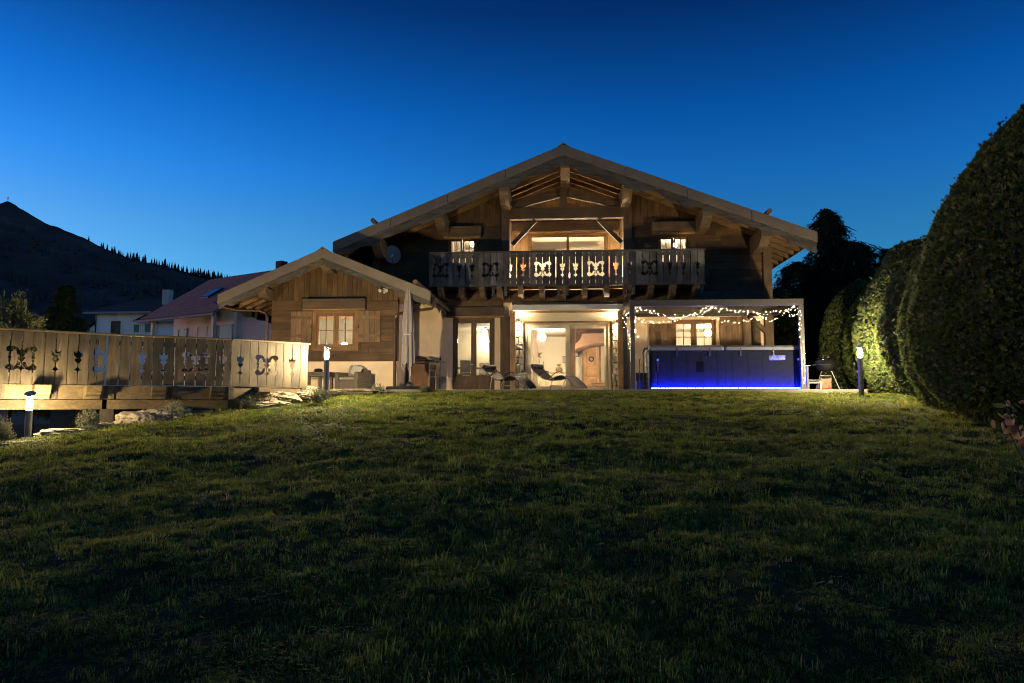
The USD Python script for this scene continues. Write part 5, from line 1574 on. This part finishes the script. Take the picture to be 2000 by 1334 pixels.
# ------------------------------------------------------------------ clipped conifers along the right side
HL = [leaf('thuja_green', (.026, .050, .008), (.085, .12, .034), .35, scale=2.2), leaf('thuja_olive', (.055, .07, .012), (.14, .15, .055), .35, scale=2.2), leaf('thuja_brown_twig', (.10, .07, .03), (.22, .16, .09), .2)]
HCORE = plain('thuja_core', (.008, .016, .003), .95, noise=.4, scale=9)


def sprig(seed, n=9, L=.11, w=.016):
    """A flat fan of scale-leaved twigs."""
    r = np.random.default_rng(seed); V, F = [], []
    for k in range(n):
        a = r.uniform(-.9, .9); el = r.uniform(-.25, .45); l = L * r.uniform(.5, 1.1)
        d = np.array([math.sin(a) * math.cos(el), math.sin(el), math.cos(a) * math.cos(el)]); s = np.cross(d, [0, 1, .3]); s = s / np.linalg.norm(s) * w * r.uniform(.6, 1.2)
        b = np.array([r.uniform(-.02, .02), r.uniform(-.015, .015), 0]); i = len(V)
        V += [b, b + d * l * .55 + s, b + d * l, b + d * l * .55 - s]; F += [[i, i + 1, i + 2], [i, i + 2, i + 3]]
    return trimesh.Trimesh(np.array(V), np.array(F), process=False)


SPR = [(f'sprig_{k}', sprig(k), HL[k % 2]) for k in range(4)] + [('twig', sprig(9, 3, .16, .005), HL[2])]


def clipped(x, y, prof, label, seed, dens=95, spr=1.0, top_off=0.0):
    """prof: (height over the base, radius)."""
    zb = float(lawn_z(x, y)) - .05
    t = thing('clipped_conifer', label, 'clipped conifer', (x, y, zb), 0, 'clipped conifers along the right edge of the lawn')
    prof = np.array(prof, float)
    from scipy.interpolate import PchipInterpolator
    f = PchipInterpolator(prof[:, 0], prof[:, 1]); H_ = prof[-1, 0]
    zs = np.concatenate([np.linspace(prof[0, 0], H_ * .93, 46), H_ - H_ * .07 * np.linspace(1, 0, 10)[1:] ** 2]); n = 72
    a = np.linspace(0, 2 * np.pi, n, endpoint=False)
    Z, A = np.meshgrid(zs, a, indexing='ij'); R = np.maximum(f(Z), .001)
    p = np.stack([np.cos(A) * R, np.sin(A) * R, Z], -1)
    nz = 1 + (.055 * (meshkit.fbm(p * .9 + seed, 3, seed) - .5) + .05 * (meshkit.fbm(p * 4 + seed, 2, seed + 1) - .5)) * 1.4
    p[..., :2] *= nz[..., None]
    V = p.reshape(-1, 3); m = len(zs); F = []
    for i in range(m - 1):
        k = np.arange(n); b = i * n + k; c = i * n + (k + 1) % n
        F.append(np.stack([b, c, c + n], 1)); F.append(np.stack([b, c + n, b + n], 1))
    mesh = trimesh.Trimesh(V, np.vstack(F), process=False)
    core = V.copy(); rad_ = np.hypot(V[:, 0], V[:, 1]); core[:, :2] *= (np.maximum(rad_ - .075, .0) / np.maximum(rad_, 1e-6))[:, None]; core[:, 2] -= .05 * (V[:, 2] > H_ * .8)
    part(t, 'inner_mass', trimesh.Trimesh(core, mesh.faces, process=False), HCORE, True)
    part(t, 'trunk', lathe([(.16, -.3), (.13, prof[0, 0] + .3)], 10), BEAMZ)
    tri = V[mesh.faces]; ar = np.linalg.norm(np.cross(tri[:, 1] - tri[:, 0], tri[:, 2] - tri[:, 0]), axis=1) / 2
    nn = np.cross(tri[:, 1] - tri[:, 0], tri[:, 2] - tri[:, 0]); nn /= np.linalg.norm(nn, axis=1, keepdims=True) + 1e-9
    # what faces away from the garden gets fewer sprigs
    c = tri.mean(1); face = (nn @ np.array([-.75, -.66, .1])); wgt = ar * np.where(face > -.25, 1.0, .18)
    r = np.random.default_rng(seed); N = int(wgt.sum() * dens)
    fi = r.choice(len(tri), N, p=wgt / wgt.sum()); u, v = r.random(N), r.random(N); sw = u + v > 1; u[sw], v[sw] = 1 - u[sw], 1 - v[sw]
    pos = tri[fi, 0] + u[:, None] * (tri[fi, 1] - tri[fi, 0]) + v[:, None] * (tri[fi, 2] - tri[fi, 0])
    nf = nn[fi]
    zax = nf * .8 + np.array([0, 0, .55]) + r.normal(0, .38, (N, 3)); zax /= np.linalg.norm(zax, axis=1, keepdims=True)
    q = r.normal(0, 1, (N, 3)); xax = q - (q * zax).sum(1)[:, None] * zax; xax /= np.linalg.norm(xax, axis=1, keepdims=True); yax = np.cross(zax, xax)
    Q = Rot.from_matrix(np.stack([xax, yax, zax], -1)).as_quat()
    stray = r.random(N) < .022
    pos = pos - nf * .03 + nf * (stray * r.uniform(.03, .13, N))[:, None]
    ids = r.choice(5, N, p=[.27, .22, .24, .22, .05])
    instancer(t + '/foliage', SPR, pos, Q, r.uniform(.65, 1.35, N) * spr, ids)
    return t


def prof_from(x, y, pts, zb, top):
    """Radii from silhouette points of the left flank."""
    out = []
    for px, py in pts:
        p = P(px, py, y); out.append((p[2] - zb, x - p[0]))
    out = sorted(out)
    return [(max(out[0][0] - .5, .02), out[0][1] * .82)] + [o for o in out if o[0] > max(out[0][0] - .5, .02) + .02] + [(top, .02)]


def hz_(x, y):
    return float(lawn_z(x, y)) - .05


HD = [
    (11.5, 14.6, [(1902, 800), (1868, 776), (1839, 732), (1824, 690), (1819, 640), (1822, 585), (1832, 525), (1850, 447), (1892, 350), (1945, 272), (1998, 216)], 7.4, 'huge dark clipped conifer nearest the camera at the right edge', 330, .85),
    (11.7, 17.0, [(1833, 796), (1812, 760), (1795, 716), (1783, 660), (1785, 605), (1792, 552), (1808, 500), (1835, 452)], 5.4, 'dark clipped conifer second from the camera in the row', 330, .8),
    (12.2, 19.0, [(1800, 768), (1768, 742), (1742, 700), (1731, 652), (1738, 604), (1751, 560), (1777, 515), (1806, 478)], 4.85, 'brightly lit clipped conifer, third from the camera in the row', 330, .8),
    (13.0, 22.0, [(1726, 767), (1704, 738), (1687, 697), (1682, 656), (1694, 596), (1716, 543), (1735, 508), (1755, 478)], 4.75, 'evenly lit clipped conifer just behind the garden bollard lamp', 330, .75),
    (13.6, 24.8, [(1672, 768), (1662, 720), (1658, 660), (1672, 600), (1694, 565), (1716, 545)], 4.35, 'dim narrow clipped conifer behind the bollard lamp, second from the far end', 240, .8),
    (13.3, 27.2, [(1618, 768), (1609, 715), (1608, 668), (1619, 612), (1641, 573)], 4.35, 'dim rounded clipped conifer at the far end of the row', 220, .8)]
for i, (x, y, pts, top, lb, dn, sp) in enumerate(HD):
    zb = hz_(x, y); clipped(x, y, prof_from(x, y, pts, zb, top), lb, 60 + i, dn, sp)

# ------------------------------------------------------------------ dark trees behind and beside
NEED = [leaf('needle_dark', (.010, .018, .010), (.028, .04, .018), .15), leaf('needle_mid', (.015, .024, .012), (.035, .045, .02), .15)]
BARK = wood('tree_bark', (.05, .035, .025), (.12, .09, .07), 'z', vary=.1, bump=.8)


def spray(seed, n=16, L=.5, droop=.4, w=.03):
    r = np.random.default_rng(seed); V, F = [], []
    for k in range(n):
        t = r.random(); b = np.array([0, 0, 0]) + np.array([t * L, 0, -droop * t * t * L]); a = r.choice([-1, 1]) * r.uniform(.5, 1.2); l = L * .38 * (1.15 - t) * r.uniform(.6, 1.2)
        d = np.array([math.cos(a), math.sin(a), -droop * r.uniform(.2, 1.3)]); d /= np.linalg.norm(d); s = np.array([-d[1], d[0], .2]) * w * r.uniform(.6, 1.2)
        i = len(V); V += [b, b + d * l * .5 + s, b + d * l, b + d * l * .5 - s]; F += [[i, i + 1, i + 2], [i, i + 2, i + 3]]
    return trimesh.Trimesh(np.array(V), np.array(F), process=False)


SPY = [(f'spray_{k}', spray(k), NEED[k % 2]) for k in range(3)]


SPYL = [(f'spray_{k}', spray(k), leaf(f'spruce_needle_{k}', (.03, .045, .014), (.075, .095, .03), .2)) for k in range(2)]


def conifer(name, x, y, zb, h, rad, label, seed, n=2600, droop=.5, group=None, base=.08, power=.9, mats=None, clump=1.0):
    t = thing(name, label, 'tree', (x, y, zb), 0, group)
    r = np.random.default_rng(seed)
    part(t, 'trunk', tube([(0, 0, 0), (.05, .03, h * .5), (0, 0, h * .98)], [h * .022, h * .012, .012], 8), BARK)
    nb = int(18 + h * 5); br = []; pos, Q = [], []
    per = max(4, n // nb)
    for k in range(nb):
        q = (k + .5) / nb; z = h * (base + (1 - base) * q * .985); L = rad * (1 - q) ** power * r.uniform(.6, 1.15) + .10
        az = k * 2.399 + r.uniform(-.3, .3); el = .25 - droop * .5
        d = np.array([math.cos(az), math.sin(az), 0])
        tt = np.linspace(0, 1, 4); pts = np.stack([d[0] * L * tt, d[1] * L * tt, z + L * (el * tt - droop * .55 * tt ** 2)], 1)
        br.append(tube(pts, np.linspace(.03 + .012 * h * (1 - q) * .3, .008, 4), 4, caps=False))
        for j in range(per):
            s = r.uniform(.12, 1.0) ** .8; c = np.array([np.interp(s, tt, pts[:, m]) for m in range(3)])
            sp_ = az + r.normal(0, .75)
            pos.append(c + r.normal(0, .05 + .05 * L, 3) * np.array([1, 1, .8]))
            Q.append((Rot.from_euler('z', sp_) * Rot.from_euler('y', r.normal(.15 + droop * .4, .3))).as_quat())
    part(t, 'branches', cat(br), BARK)
    ms = SPY if mats is None else mats
    instancer(t + '/foliage', ms, pos, Q, r.uniform(.7, 1.5, len(pos)) * (.65 + rad * .22) * clump, r.integers(0, len(ms), len(pos)))
    return t


def ground_at(x, y):
    return float(lawn_z(x, y)) if abs(x) < 60 and y < 70 else -3.4


def tree_px(px, top, y, rad, label, seed, name='conifer_tree', **k):
    p = P(px, top, y); zb = max(ground_at(p[0], y), -3.4) - .1
    return conifer(name, p[0], y, zb, p[2] - zb, rad, label, seed, **k)


tree_px(1617, 402, 37, 2.9, 'tall dark drooping conifer rising behind the right eave', 1, droop=.75, n=4200, power=.62, group='dark trees right of the chalet')
tree_px(1672, 462, 35, 2.6, 'broader dark tree with rounded top right of the tall conifer', 2, droop=.6, n=3800, power=.45, group='dark trees right of the chalet')
tree_px(1560, 505, 38, 2.6, 'low dark tree partly hidden by the right eave', 3, droop=.5, n=3000, power=.5, group='dark trees right of the chalet')
tree_px(1640, 520, 33, 2.6, 'dark bushy conifer filling the gap behind the far clipped conifers', 4, droop=.4, n=3400, power=.4, group='dark trees right of the chalet')
tree_px(1536, 560, 34, 1.9, 'dark bush beside the right corner post of the chalet', 5, droop=.3, n=2600, power=.35, group='dark trees right of the chalet')
tree_px(1737, 482, 30, 1.5, 'young spruce with bare top peeping over the clipped conifers', 6, droop=.1, n=1500, power=.8, group='dark trees right of the chalet')
tree_px(1700, 520, 38, 2.4, 'dark conifer between the rounded tree and the young spruce', 7, droop=.5, n=2600, power=.5, group='dark trees right of the chalet')
tree_px(128, 553, 33, 2.6, 'dark conical spruce behind the deck railing at the left', 8, droop=.25, n=11000, power=1.1, name='spruce_tree', mats=SPYL, clump=.5)


def leafy(name, x, y, zb, h, label, seed, mat, rad=1.2, n=1500, lsize=.09):
    t = thing(name, label, 'tree', (x, y, zb), 0, 'small leafy trees at the far left')
    r = np.random.default_rng(seed); br = []; tips = []

    def grow(p, d, L, R, lev):
        q = p + d * L; br.append(tube([p, (p + q) / 2 + r.normal(0, .03 * L, 3), q], [R, R * .8, R * .6], 6, caps=False))
        if lev == 0:
            tips.append((p, q)); return
        for _ in range(4 if lev > 1 else 5):
            nd = d + r.normal(0, .42, 3) + np.array([0, 0, .18]); nd /= np.linalg.norm(nd); grow(p + d * L * r.uniform(.55, 1), nd, L * r.uniform(.5, .75), R * .55, lev - 1)
    grow(np.zeros(3), np.array([.03, 0, 1.0]), h * .42, .075, 3)
    part(t, 'trunk', cat(br), BARK)
    V, F = [], []
    for k in range(n):
        a, b = tips[r.integers(len(tips))]; c = a + (b - a) * r.uniform(.1, 1.1) + r.normal(0, .05, 3); d = (b - a) / np.linalg.norm(b - a) + r.normal(0, .5, 3); d /= np.linalg.norm(d)
        s = np.cross(d, r.normal(0, 1, 3)); s /= np.linalg.norm(s); l = lsize * r.uniform(.6, 1.3); i = len(V)
        V += [c, c + d * l * .5 + s * l * .17, c + d * l, c + d * l * .5 - s * l * .17]; F += [[i, i + 1, i + 2], [i, i + 2, i + 3]]
    part(t, 'crown', trimesh.Trimesh(np.array(V), np.array(F), process=False), mat)
    return t


OLV = leaf('willow_leaf', (.10, .11, .04), (.26, .24, .11), .3)
p = P(28, 655, 20.5); leafy('leafy_tree', p[0], 20.5, -2.0, 5.6, 'pale leafy young tree lit from below at the far left', 4, OLV, n=4200, lsize=.13)
p = P(62, 655, 22.5); leafy('leafy_tree', p[0], 22.5, -2.0, 4.6, 'lower leafy bush right of the pale young tree', 6, OLV, n=3000, lsize=.12)

# ------------------------------------------------------------------ neighbouring houses
NW = plain('neighbour_white_render', (1.40, 1.38, 1.30), .9, noise=.05); NROOF = usdkit.material(stage, LK + 'neighbour_red_tiles', {
    "tc": ("texture_coordinate", {}), "b": ("brick_texture", {"scale": 1.0, "brick_width": .30, "row_height": .34, "mortar_size": .018, "color1": (.26, .12, .09), "color2": (.18, .085, .065), "mortar": (.05, .03, .025)}),
    "p": ("principled_bsdf", {"roughness": .8}), "bp": ("bump", {"strength": .5, "distance": .03})}, [("tc.object", "b.vector"), ("b.color", "p.base_color"), ("b.fac", "bp.height"), ("bp.normal", "p.normal")], surface="p.BSDF")
NDARK = plain('neighbour_dark_roof', (.035, .028, .025), .85, noise=.2); NGL = plain('dark_window', (.02, .025, .03), .12, spec=.6)
GUT = plain('zinc_gutter', (.40, .40, .38), .5, .4)


def nbx(parent, name, m, mat, smooth=False):
    return part(parent, name, m, mat, smooth)


# white house with red tiled roof: a along the eaves, b into the house
D0 = 42.0; A0 = P(272, 629, D0); A1 = P(418, 612, 38.2); ze_ = (A0[2] + A1[2]) / 2
ea = (A1 - A0)[:2]; Lh = float(np.linalg.norm(ea)); ang = math.degrees(math.atan2(ea[1], ea[0]))
rh = thing('red_roofed_house', 'white house with reddish tiled roof and two skylights behind the deck', 'house', (A0[0], A0[1], ze_), ang)
hb, rise = 4.6, 3.05
rf = nbx(rh, 'roof', trimesh.Trimesh(np.array([(0, 0, 0), (Lh, 0, 0), (Lh, hb, rise), (0, hb, rise), (0, 0, .14), (Lh, 0, .14), (Lh, hb, rise + .14), (0, hb, rise + .14)], float), np.array([[0, 2, 1], [0, 3, 2], [4, 5, 6], [4, 6, 7], [0, 1, 5], [0, 5, 4], [1, 2, 6], [1, 6, 5], [2, 3, 7], [2, 7, 6], [3, 0, 4], [3, 4, 7]]), process=False), NROOF)
nbx(rh, 'roof', trimesh.Trimesh(np.array([(0, hb, rise), (Lh, hb, rise), (Lh, 2 * hb, 0), (0, 2 * hb, 0), (0, hb, rise + .14), (Lh, hb, rise + .14), (Lh, 2 * hb, .14), (0, 2 * hb, .14)], float), np.array([[0, 2, 1], [0, 3, 2], [4, 5, 6], [4, 6, 7], [0, 1, 5], [0, 5, 4], [1, 2, 6], [1, 6, 5], [2, 3, 7], [2, 7, 6], [3, 0, 4], [3, 4, 7]]), process=False), NROOF)
sl = rise / hb
for x in (3.0, 5.2):
    y0, y1 = 1.75, 2.75
    sk_ = nbx(rh, 'skylight', trimesh.Trimesh(np.array([(x, y0, y0 * sl + .15), (x + .95, y0, y0 * sl + .15), (x + .95, y1, y1 * sl + .15), (x, y1, y1 * sl + .15), (x, y0, y0 * sl + .25), (x + .95, y0, y0 * sl + .25), (x + .95, y1, y1 * sl + .25), (x, y1, y1 * sl + .25)], float), rf and np.array([[4, 5, 6], [4, 6, 7], [0, 1, 5], [0, 5, 4], [1, 2, 6], [1, 6, 5], [2, 3, 7], [2, 7, 6], [3, 0, 4], [3, 4, 7]]), process=False), DARKM)
    nbx(sk_, 'pane', trimesh.Trimesh(np.array([(x + .08, y0 + .08, (y0 + .08) * sl + .255), (x + .87, y0 + .08, (y0 + .08) * sl + .255), (x + .87, y1 - .08, (y1 - .08) * sl + .255), (x + .08, y1 - .08, (y1 - .08) * sl + .255)], float), np.array([[0, 1, 2], [0, 2, 3]]), process=False), plain(f'skylight_glass_{int(x)}', (.5, .52, .55), .08, .8))
nbx(rh, 'gutter', tube([(-.05, -.07, -.02), (Lh + .05, -.07, -.02)], .07, 8), GUT)
nbx(rh, 'chimney', box(Lh * .8, Lh * .8 + .5, hb + .5, hb + 1.0, rise - .3, rise + .8), NDARK)
wl = nbx(rh, 'wall', ext_yz(Polygon([(1.6, -8), (1.6, .85), (hb, rise - .15), (2 * hb - .8, .4), (2 * hb - .8, -8)]), .9, Lh - .5), NW)
nbx(rh, 'balcony_floor', box(.6, Lh + 1.6, .05, 1.6, -2.9, -2.7), CONC)
for x in (1.1, Lh - .3):
    nbx(rh, 'balcony_post', box(x - .09, x + .09, .12, .30, -2.7, .02), WHITE)
for z in (-2.2, -1.85, -1.5):
    nbx(rh, 'balcony_rail', box(Lh - 2.2, Lh + 1.6, .16, .22, z, z + .10), DARKM if z < -1.6 else GUT)
for x in (Lh - 2.2, Lh - 1.2, Lh + .6, Lh + 1.55):
    nbx(rh, 'rail_post', box(x - .03, x + .03, .10, .155, -2.7, -1.42), DARKM)
for x in (2.6, 3.5, 4.35):
    nbx(rh, 'shutter', box(x, x + .80, 1.52, 1.58, -2.6, -.35), WHITE)
for x0, x1 in ((1.55, 2.3), (5.4, 6.5)):
    w_n = nbx(rh, 'window', box(x0, x1, 1.53, 1.59, -2.6, -.45), NGL)
    nbx(w_n, 'frame', cat(frame(x0 - .07, x1 + .07, -2.67, -.38, .068, 1.50, 1.585)), WHITE)
nbx(rh, 'side_wing', box(Lh - .49, Lh + 2.9, 1.8, 2 * hb - 1, -8, .55), plain('neighbour_grey_render', (.8, .8, .82), .9, noise=.05))
nbx(rh, 'wing_roof', box(Lh - .5, Lh + 3.3, 1.3, 2 * hb - .6, .551, .75), NDARK)

# grey white house with dark roof farther back
D1 = 58.0; q0 = P(188, 612, D1); q1 = P(350, 620, D1)
gh = thing('dark_roofed_house', 'pale house with dark roof and white chimney in front of the mountain', 'house', (q0[0], D1, q0[2]), -6)
Lg = q1[0] - q0[0]
wl = nbx(gh, 'wall', box(0, Lg, 0, 7, -9, -.02), NW)
x0, x1 = -.5, 6.0
nbx(gh, 'roof', trimesh.Trimesh(np.array([(-.6, -.7, 0), (5.2, -.7, 0), (5.9, 3.2, 1.55), (1.4, 3.2, 1.55), (5.9, 7.6, 0), (-.6, 7.6, 0)], float), np.array([[0, 1, 2], [0, 2, 3], [2, 4, 5], [2, 5, 3], [3, 5, 0], [0, 5, 1], [1, 5, 4], [1, 4, 2]]), process=False), NDARK)
nbx(gh, 'roof', trimesh.Trimesh(np.array([(3.9, -1.0, -.75), (Lg + .6, -1.0, -.75), (Lg + 1.5, 3.3, 1.9), (5.6, 3.3, 1.9), (Lg + .6, 7.4, -.7), (3.9, 7.4, -.7)], float), np.array([[0, 1, 2], [0, 2, 3], [2, 4, 5], [2, 5, 3], [3, 5, 0], [0, 5, 1], [1, 5, 4], [1, 4, 2]]), process=False), NDARK)
nbx(gh, 'eave_fascia', box(-.62, 5.2, -.76, -.71, -.12, .03), GUT); nbx(gh, 'eave_fascia', box(3.9, Lg + .6, -1.06, -1.01, -.86, -.72), GUT)
nbx(gh, 'chimney', box(4.75, 5.35, 1.4, 2.0, .3, 2.1), WHITE); nbx(gh, 'chimney_cap', box(4.68, 5.42, 1.33, 2.07, 2.101, 2.22), NDARK)
for a, b, c, d in ((1.35, 2.2, -1.95, -.65), (3.35, 3.8, -1.6, -.95), (4.3, 5.2, -1.6, -.95)):
    wn = nbx(gh, 'window', box(a, b, -.03, -.002, c, d), SHUT if a < 2 else NGL); nbx(wn, 'frame', cat(frame(a - .08, b + .08, c - .08, d + .08, .078, -.05, -.003)), NW)
nbx(gh, 'lean_to', ext_xz(Polygon([(-1.4, -9), (-1.4, -1.7), (-.01, -.75), (-.01, -9)]), .2, 5), NW); nbx(gh, 'lean_to_roof', ext_xz(Polygon([(-1.7, -1.85), (.0, -.62), (.0, -.5), (-1.7, -1.7)]), -.1, 5.3), NDARK)
nbx(gh, 'downpipe', cyl(.05, -.08, -9, -.1, .05, 8), DARKM)

# ------------------------------------------------------------------ rocks and shrubs along the lawn's left edge
def rock(px, py, Y, w, h, d, seed, label, rz=0.0):
    p = P(px, py, Y)
    t = thing('garden_rock', label, 'rock', (p[0], Y, p[2] + .06), rz, 'rocks edging the lawn by the deck')
    m = trimesh.creation.icosphere(4, 1.0); v = np.asarray(m.vertices)
    v = np.sign(v) * np.abs(v) ** .66
    f = 1 + .55 * (meshkit.fbm(v * 1.3 + seed * 3.1, 3, seed) - .5) + .34 * (meshkit.fbm(v * 3.4 + seed, 3, seed + 3) - .5) - .10 * (np.abs(meshkit.fbm(v * 2.2 + seed * 2, 2, seed + 7) - .5) < .03)
    v = v * f[:, None] * np.array([w / 2, d / 2, h / 2])
    part(t, 'stone', trimesh.Trimesh(v, m.faces, process=False), ROCK, 35)
    return t


for k, a in enumerate(((125, 855, 14.9, 1.0, .26, .7, 'long flat pale rock nearest the left bollard lamp'), (206, 842, 15.7, .55, .24, .5, 'small pale rock at the foot of the deck post'), (262, 831, 16.4, .85, .50, .6, 'large brown rounded rock right of the deck post'),
                       (306, 822, 16.9, .95, .48, .6, 'brown boulder in the middle of the rock edging'), (290, 838, 16.2, .55, .16, .5, 'thin flat slab in front of the brown boulders'), (392, 813, 18.0, .8, .20, .6, 'flat pale slab below the second corbel from the right'), (405, 804, 18.4, .95, .30, .6, 'wide rock with dark top lying on the slab'),
                       (352, 812, 17.6, .5, .3, .4, 'small dark rock beside the lavender in mid row'), (470, 798, 18.6, .4, .35, .4, 'upright small rock left of the lavender bush'), (548, 784, 19.0, .95, .36, .6, 'broad pale rock below the end of the railing'), (528, 795, 18.7, 1.1, .20, .5, 'low concrete coloured block under the broad rock'),
                       (592, 776, 19.5, .5, .30, .5, 'rock beside the right end of the deck'), (596, 765, 20.3, .7, .2, .5, 'flat step stone at the terrace corner'), (690, 766, 21.6, 1.5, .10, .5, 'long flat edging stone in front of the armchair'), (40, 878, 13.6, .8, .2, .5, 'flat stone at the left margin'))):
    rock(*a[:6], k + 3, a[6], rz=float(np.random.default_rng(k).uniform(-15, 35)))

LAV = [leaf('lavender_leaf', (.06, .07, .045), (.17, .17, .12), .2), leaf('lavender_stem', (.10, .09, .06), (.20, .17, .12), .2)]


def lavender(px, py, Y, h, w, seed, label, dark=False):
    p = P(px, py, Y); t = thing('lavender_bush', label, 'bush', (p[0], Y, p[2]), 0, 'lavender bushes along the rocks')
    r = np.random.default_rng(seed); V, F = [], []; S, SF = [], []
    for k in range(230):
        az = r.uniform(0, 6.283); el = r.uniform(.05, 1.05); d = np.array([math.cos(az) * math.sin(el), math.sin(az) * math.sin(el), math.cos(el)])
        L = h * r.uniform(.6, 1.1) * (1 - .25 * el); b = np.array([math.cos(az), math.sin(az), 0]) * w * .22 * r.random(); e = b + d * np.array([w / h * .6, w / h * .6, 1]) * L; s = np.cross(d, [0, 0, 1.0]); s = s / (np.linalg.norm(s) + 1e-6) * .0035
        i = len(S); S += [b - s, b + s, e]; SF += [[i, i + 1, i + 2]]
        for q in range(9):
            tt = r.uniform(.2, 1); c = b + (e - b) * tt; ld = d + r.normal(0, .55, 3); ld /= np.linalg.norm(ld); ls = np.cross(ld, r.normal(0, 1, 3)); ls = ls / np.linalg.norm(ls) * .006; l = .055 * r.uniform(.6, 1.3); i = len(V)
            V += [c, c + ld * l * .5 + ls, c + ld * l, c + ld * l * .5 - ls]; F += [[i, i + 1, i + 2], [i, i + 2, i + 3]]
    part(t, 'foliage', trimesh.Trimesh(np.array(V), np.array(F), process=False), LAV[0]); part(t, 'stems', trimesh.Trimesh(np.array(S), np.array(SF), process=False), LAV[1])


for k, a in enumerate(((620, 787, 18.3, .42, .62, 'dark full lavender bush in front of the right bollard lamp'), (738, 770, 22.0, .30, .45, 'small lavender bush in front of the armchair'), (831, 768, 22.4, .24, .36, 'smallest lavender bush in front of the parasol base'),
                       (487, 797, 18.3, .42, .6, 'wide grey lavender bush below the lit railing end'), (337, 820, 16.9, .48, .5, 'tall lavender bush in the middle of the rocks'), (172, 842, 15.3, .50, .5, 'leaning lavender bush left of the deck post'), (3, 870, 13.9, .55, .4, 'lavender bush at the left margin of the lawn'), (178, 850, 15.1, .22, .5, 'low spreading lavender beside the deck post'))):
    lavender(*a[:5], k + 50, a[5])

# dry plant at the right margin
dl = [leaf('dry_leaf_pink', (.26, .12, .06), (.48, .27, .15), .25, scale=9), leaf('dry_leaf_green', (.10, .11, .04), (.24, .22, .10), .25, scale=9)]
p = P(2016, 915, 8.6)
dp_ = thing('withered_plant', 'withered plant with pale curled leaves at the right margin', 'plant', (p[0], 8.6, p[2] - .1), 0)
r = np.random.default_rng(31)
for k in range(9):
    az = r.uniform(0, 6.28); e = np.array([.26 * math.cos(az), .26 * math.sin(az), r.uniform(.35, 1.1)]); mid = e * .5 + r.normal(0, .04, 3)
    part(dp_, 'stem', tube([(0, 0, 0), mid, e], [.012, .009, .004], 5), BARK)
    for q in range(5):
        c = mid + (e - mid) * r.uniform(-.3, 1) + r.normal(0, .05, 3); l = r.uniform(.05, .10); n = 7
        R3 = Rot.random(random_state=int(k * 10 + q)).as_matrix(); a = np.linspace(-1, 1, n); V = []
        for t_ in a:
            wv = (1 - t_ * t_) ** .6 * .55
            V += [(t_ * l, -wv * l, .25 * l * t_ * t_ + .35 * wv * l), (t_ * l, 0, .25 * l * t_ * t_), (t_ * l, wv * l, .25 * l * t_ * t_ + .35 * wv * l)]
        V = np.array(V) @ R3.T + c; F = []
        for i in range(n - 1):
            for j in range(2):
                b = i * 3 + j; F += [[b, b + 1, b + 4], [b, b + 4, b + 3]]
        part(dp_, 'leaf', trimesh.Trimesh(V, np.array(F), process=False), dl[q % 2 if k % 2 else 0], True)
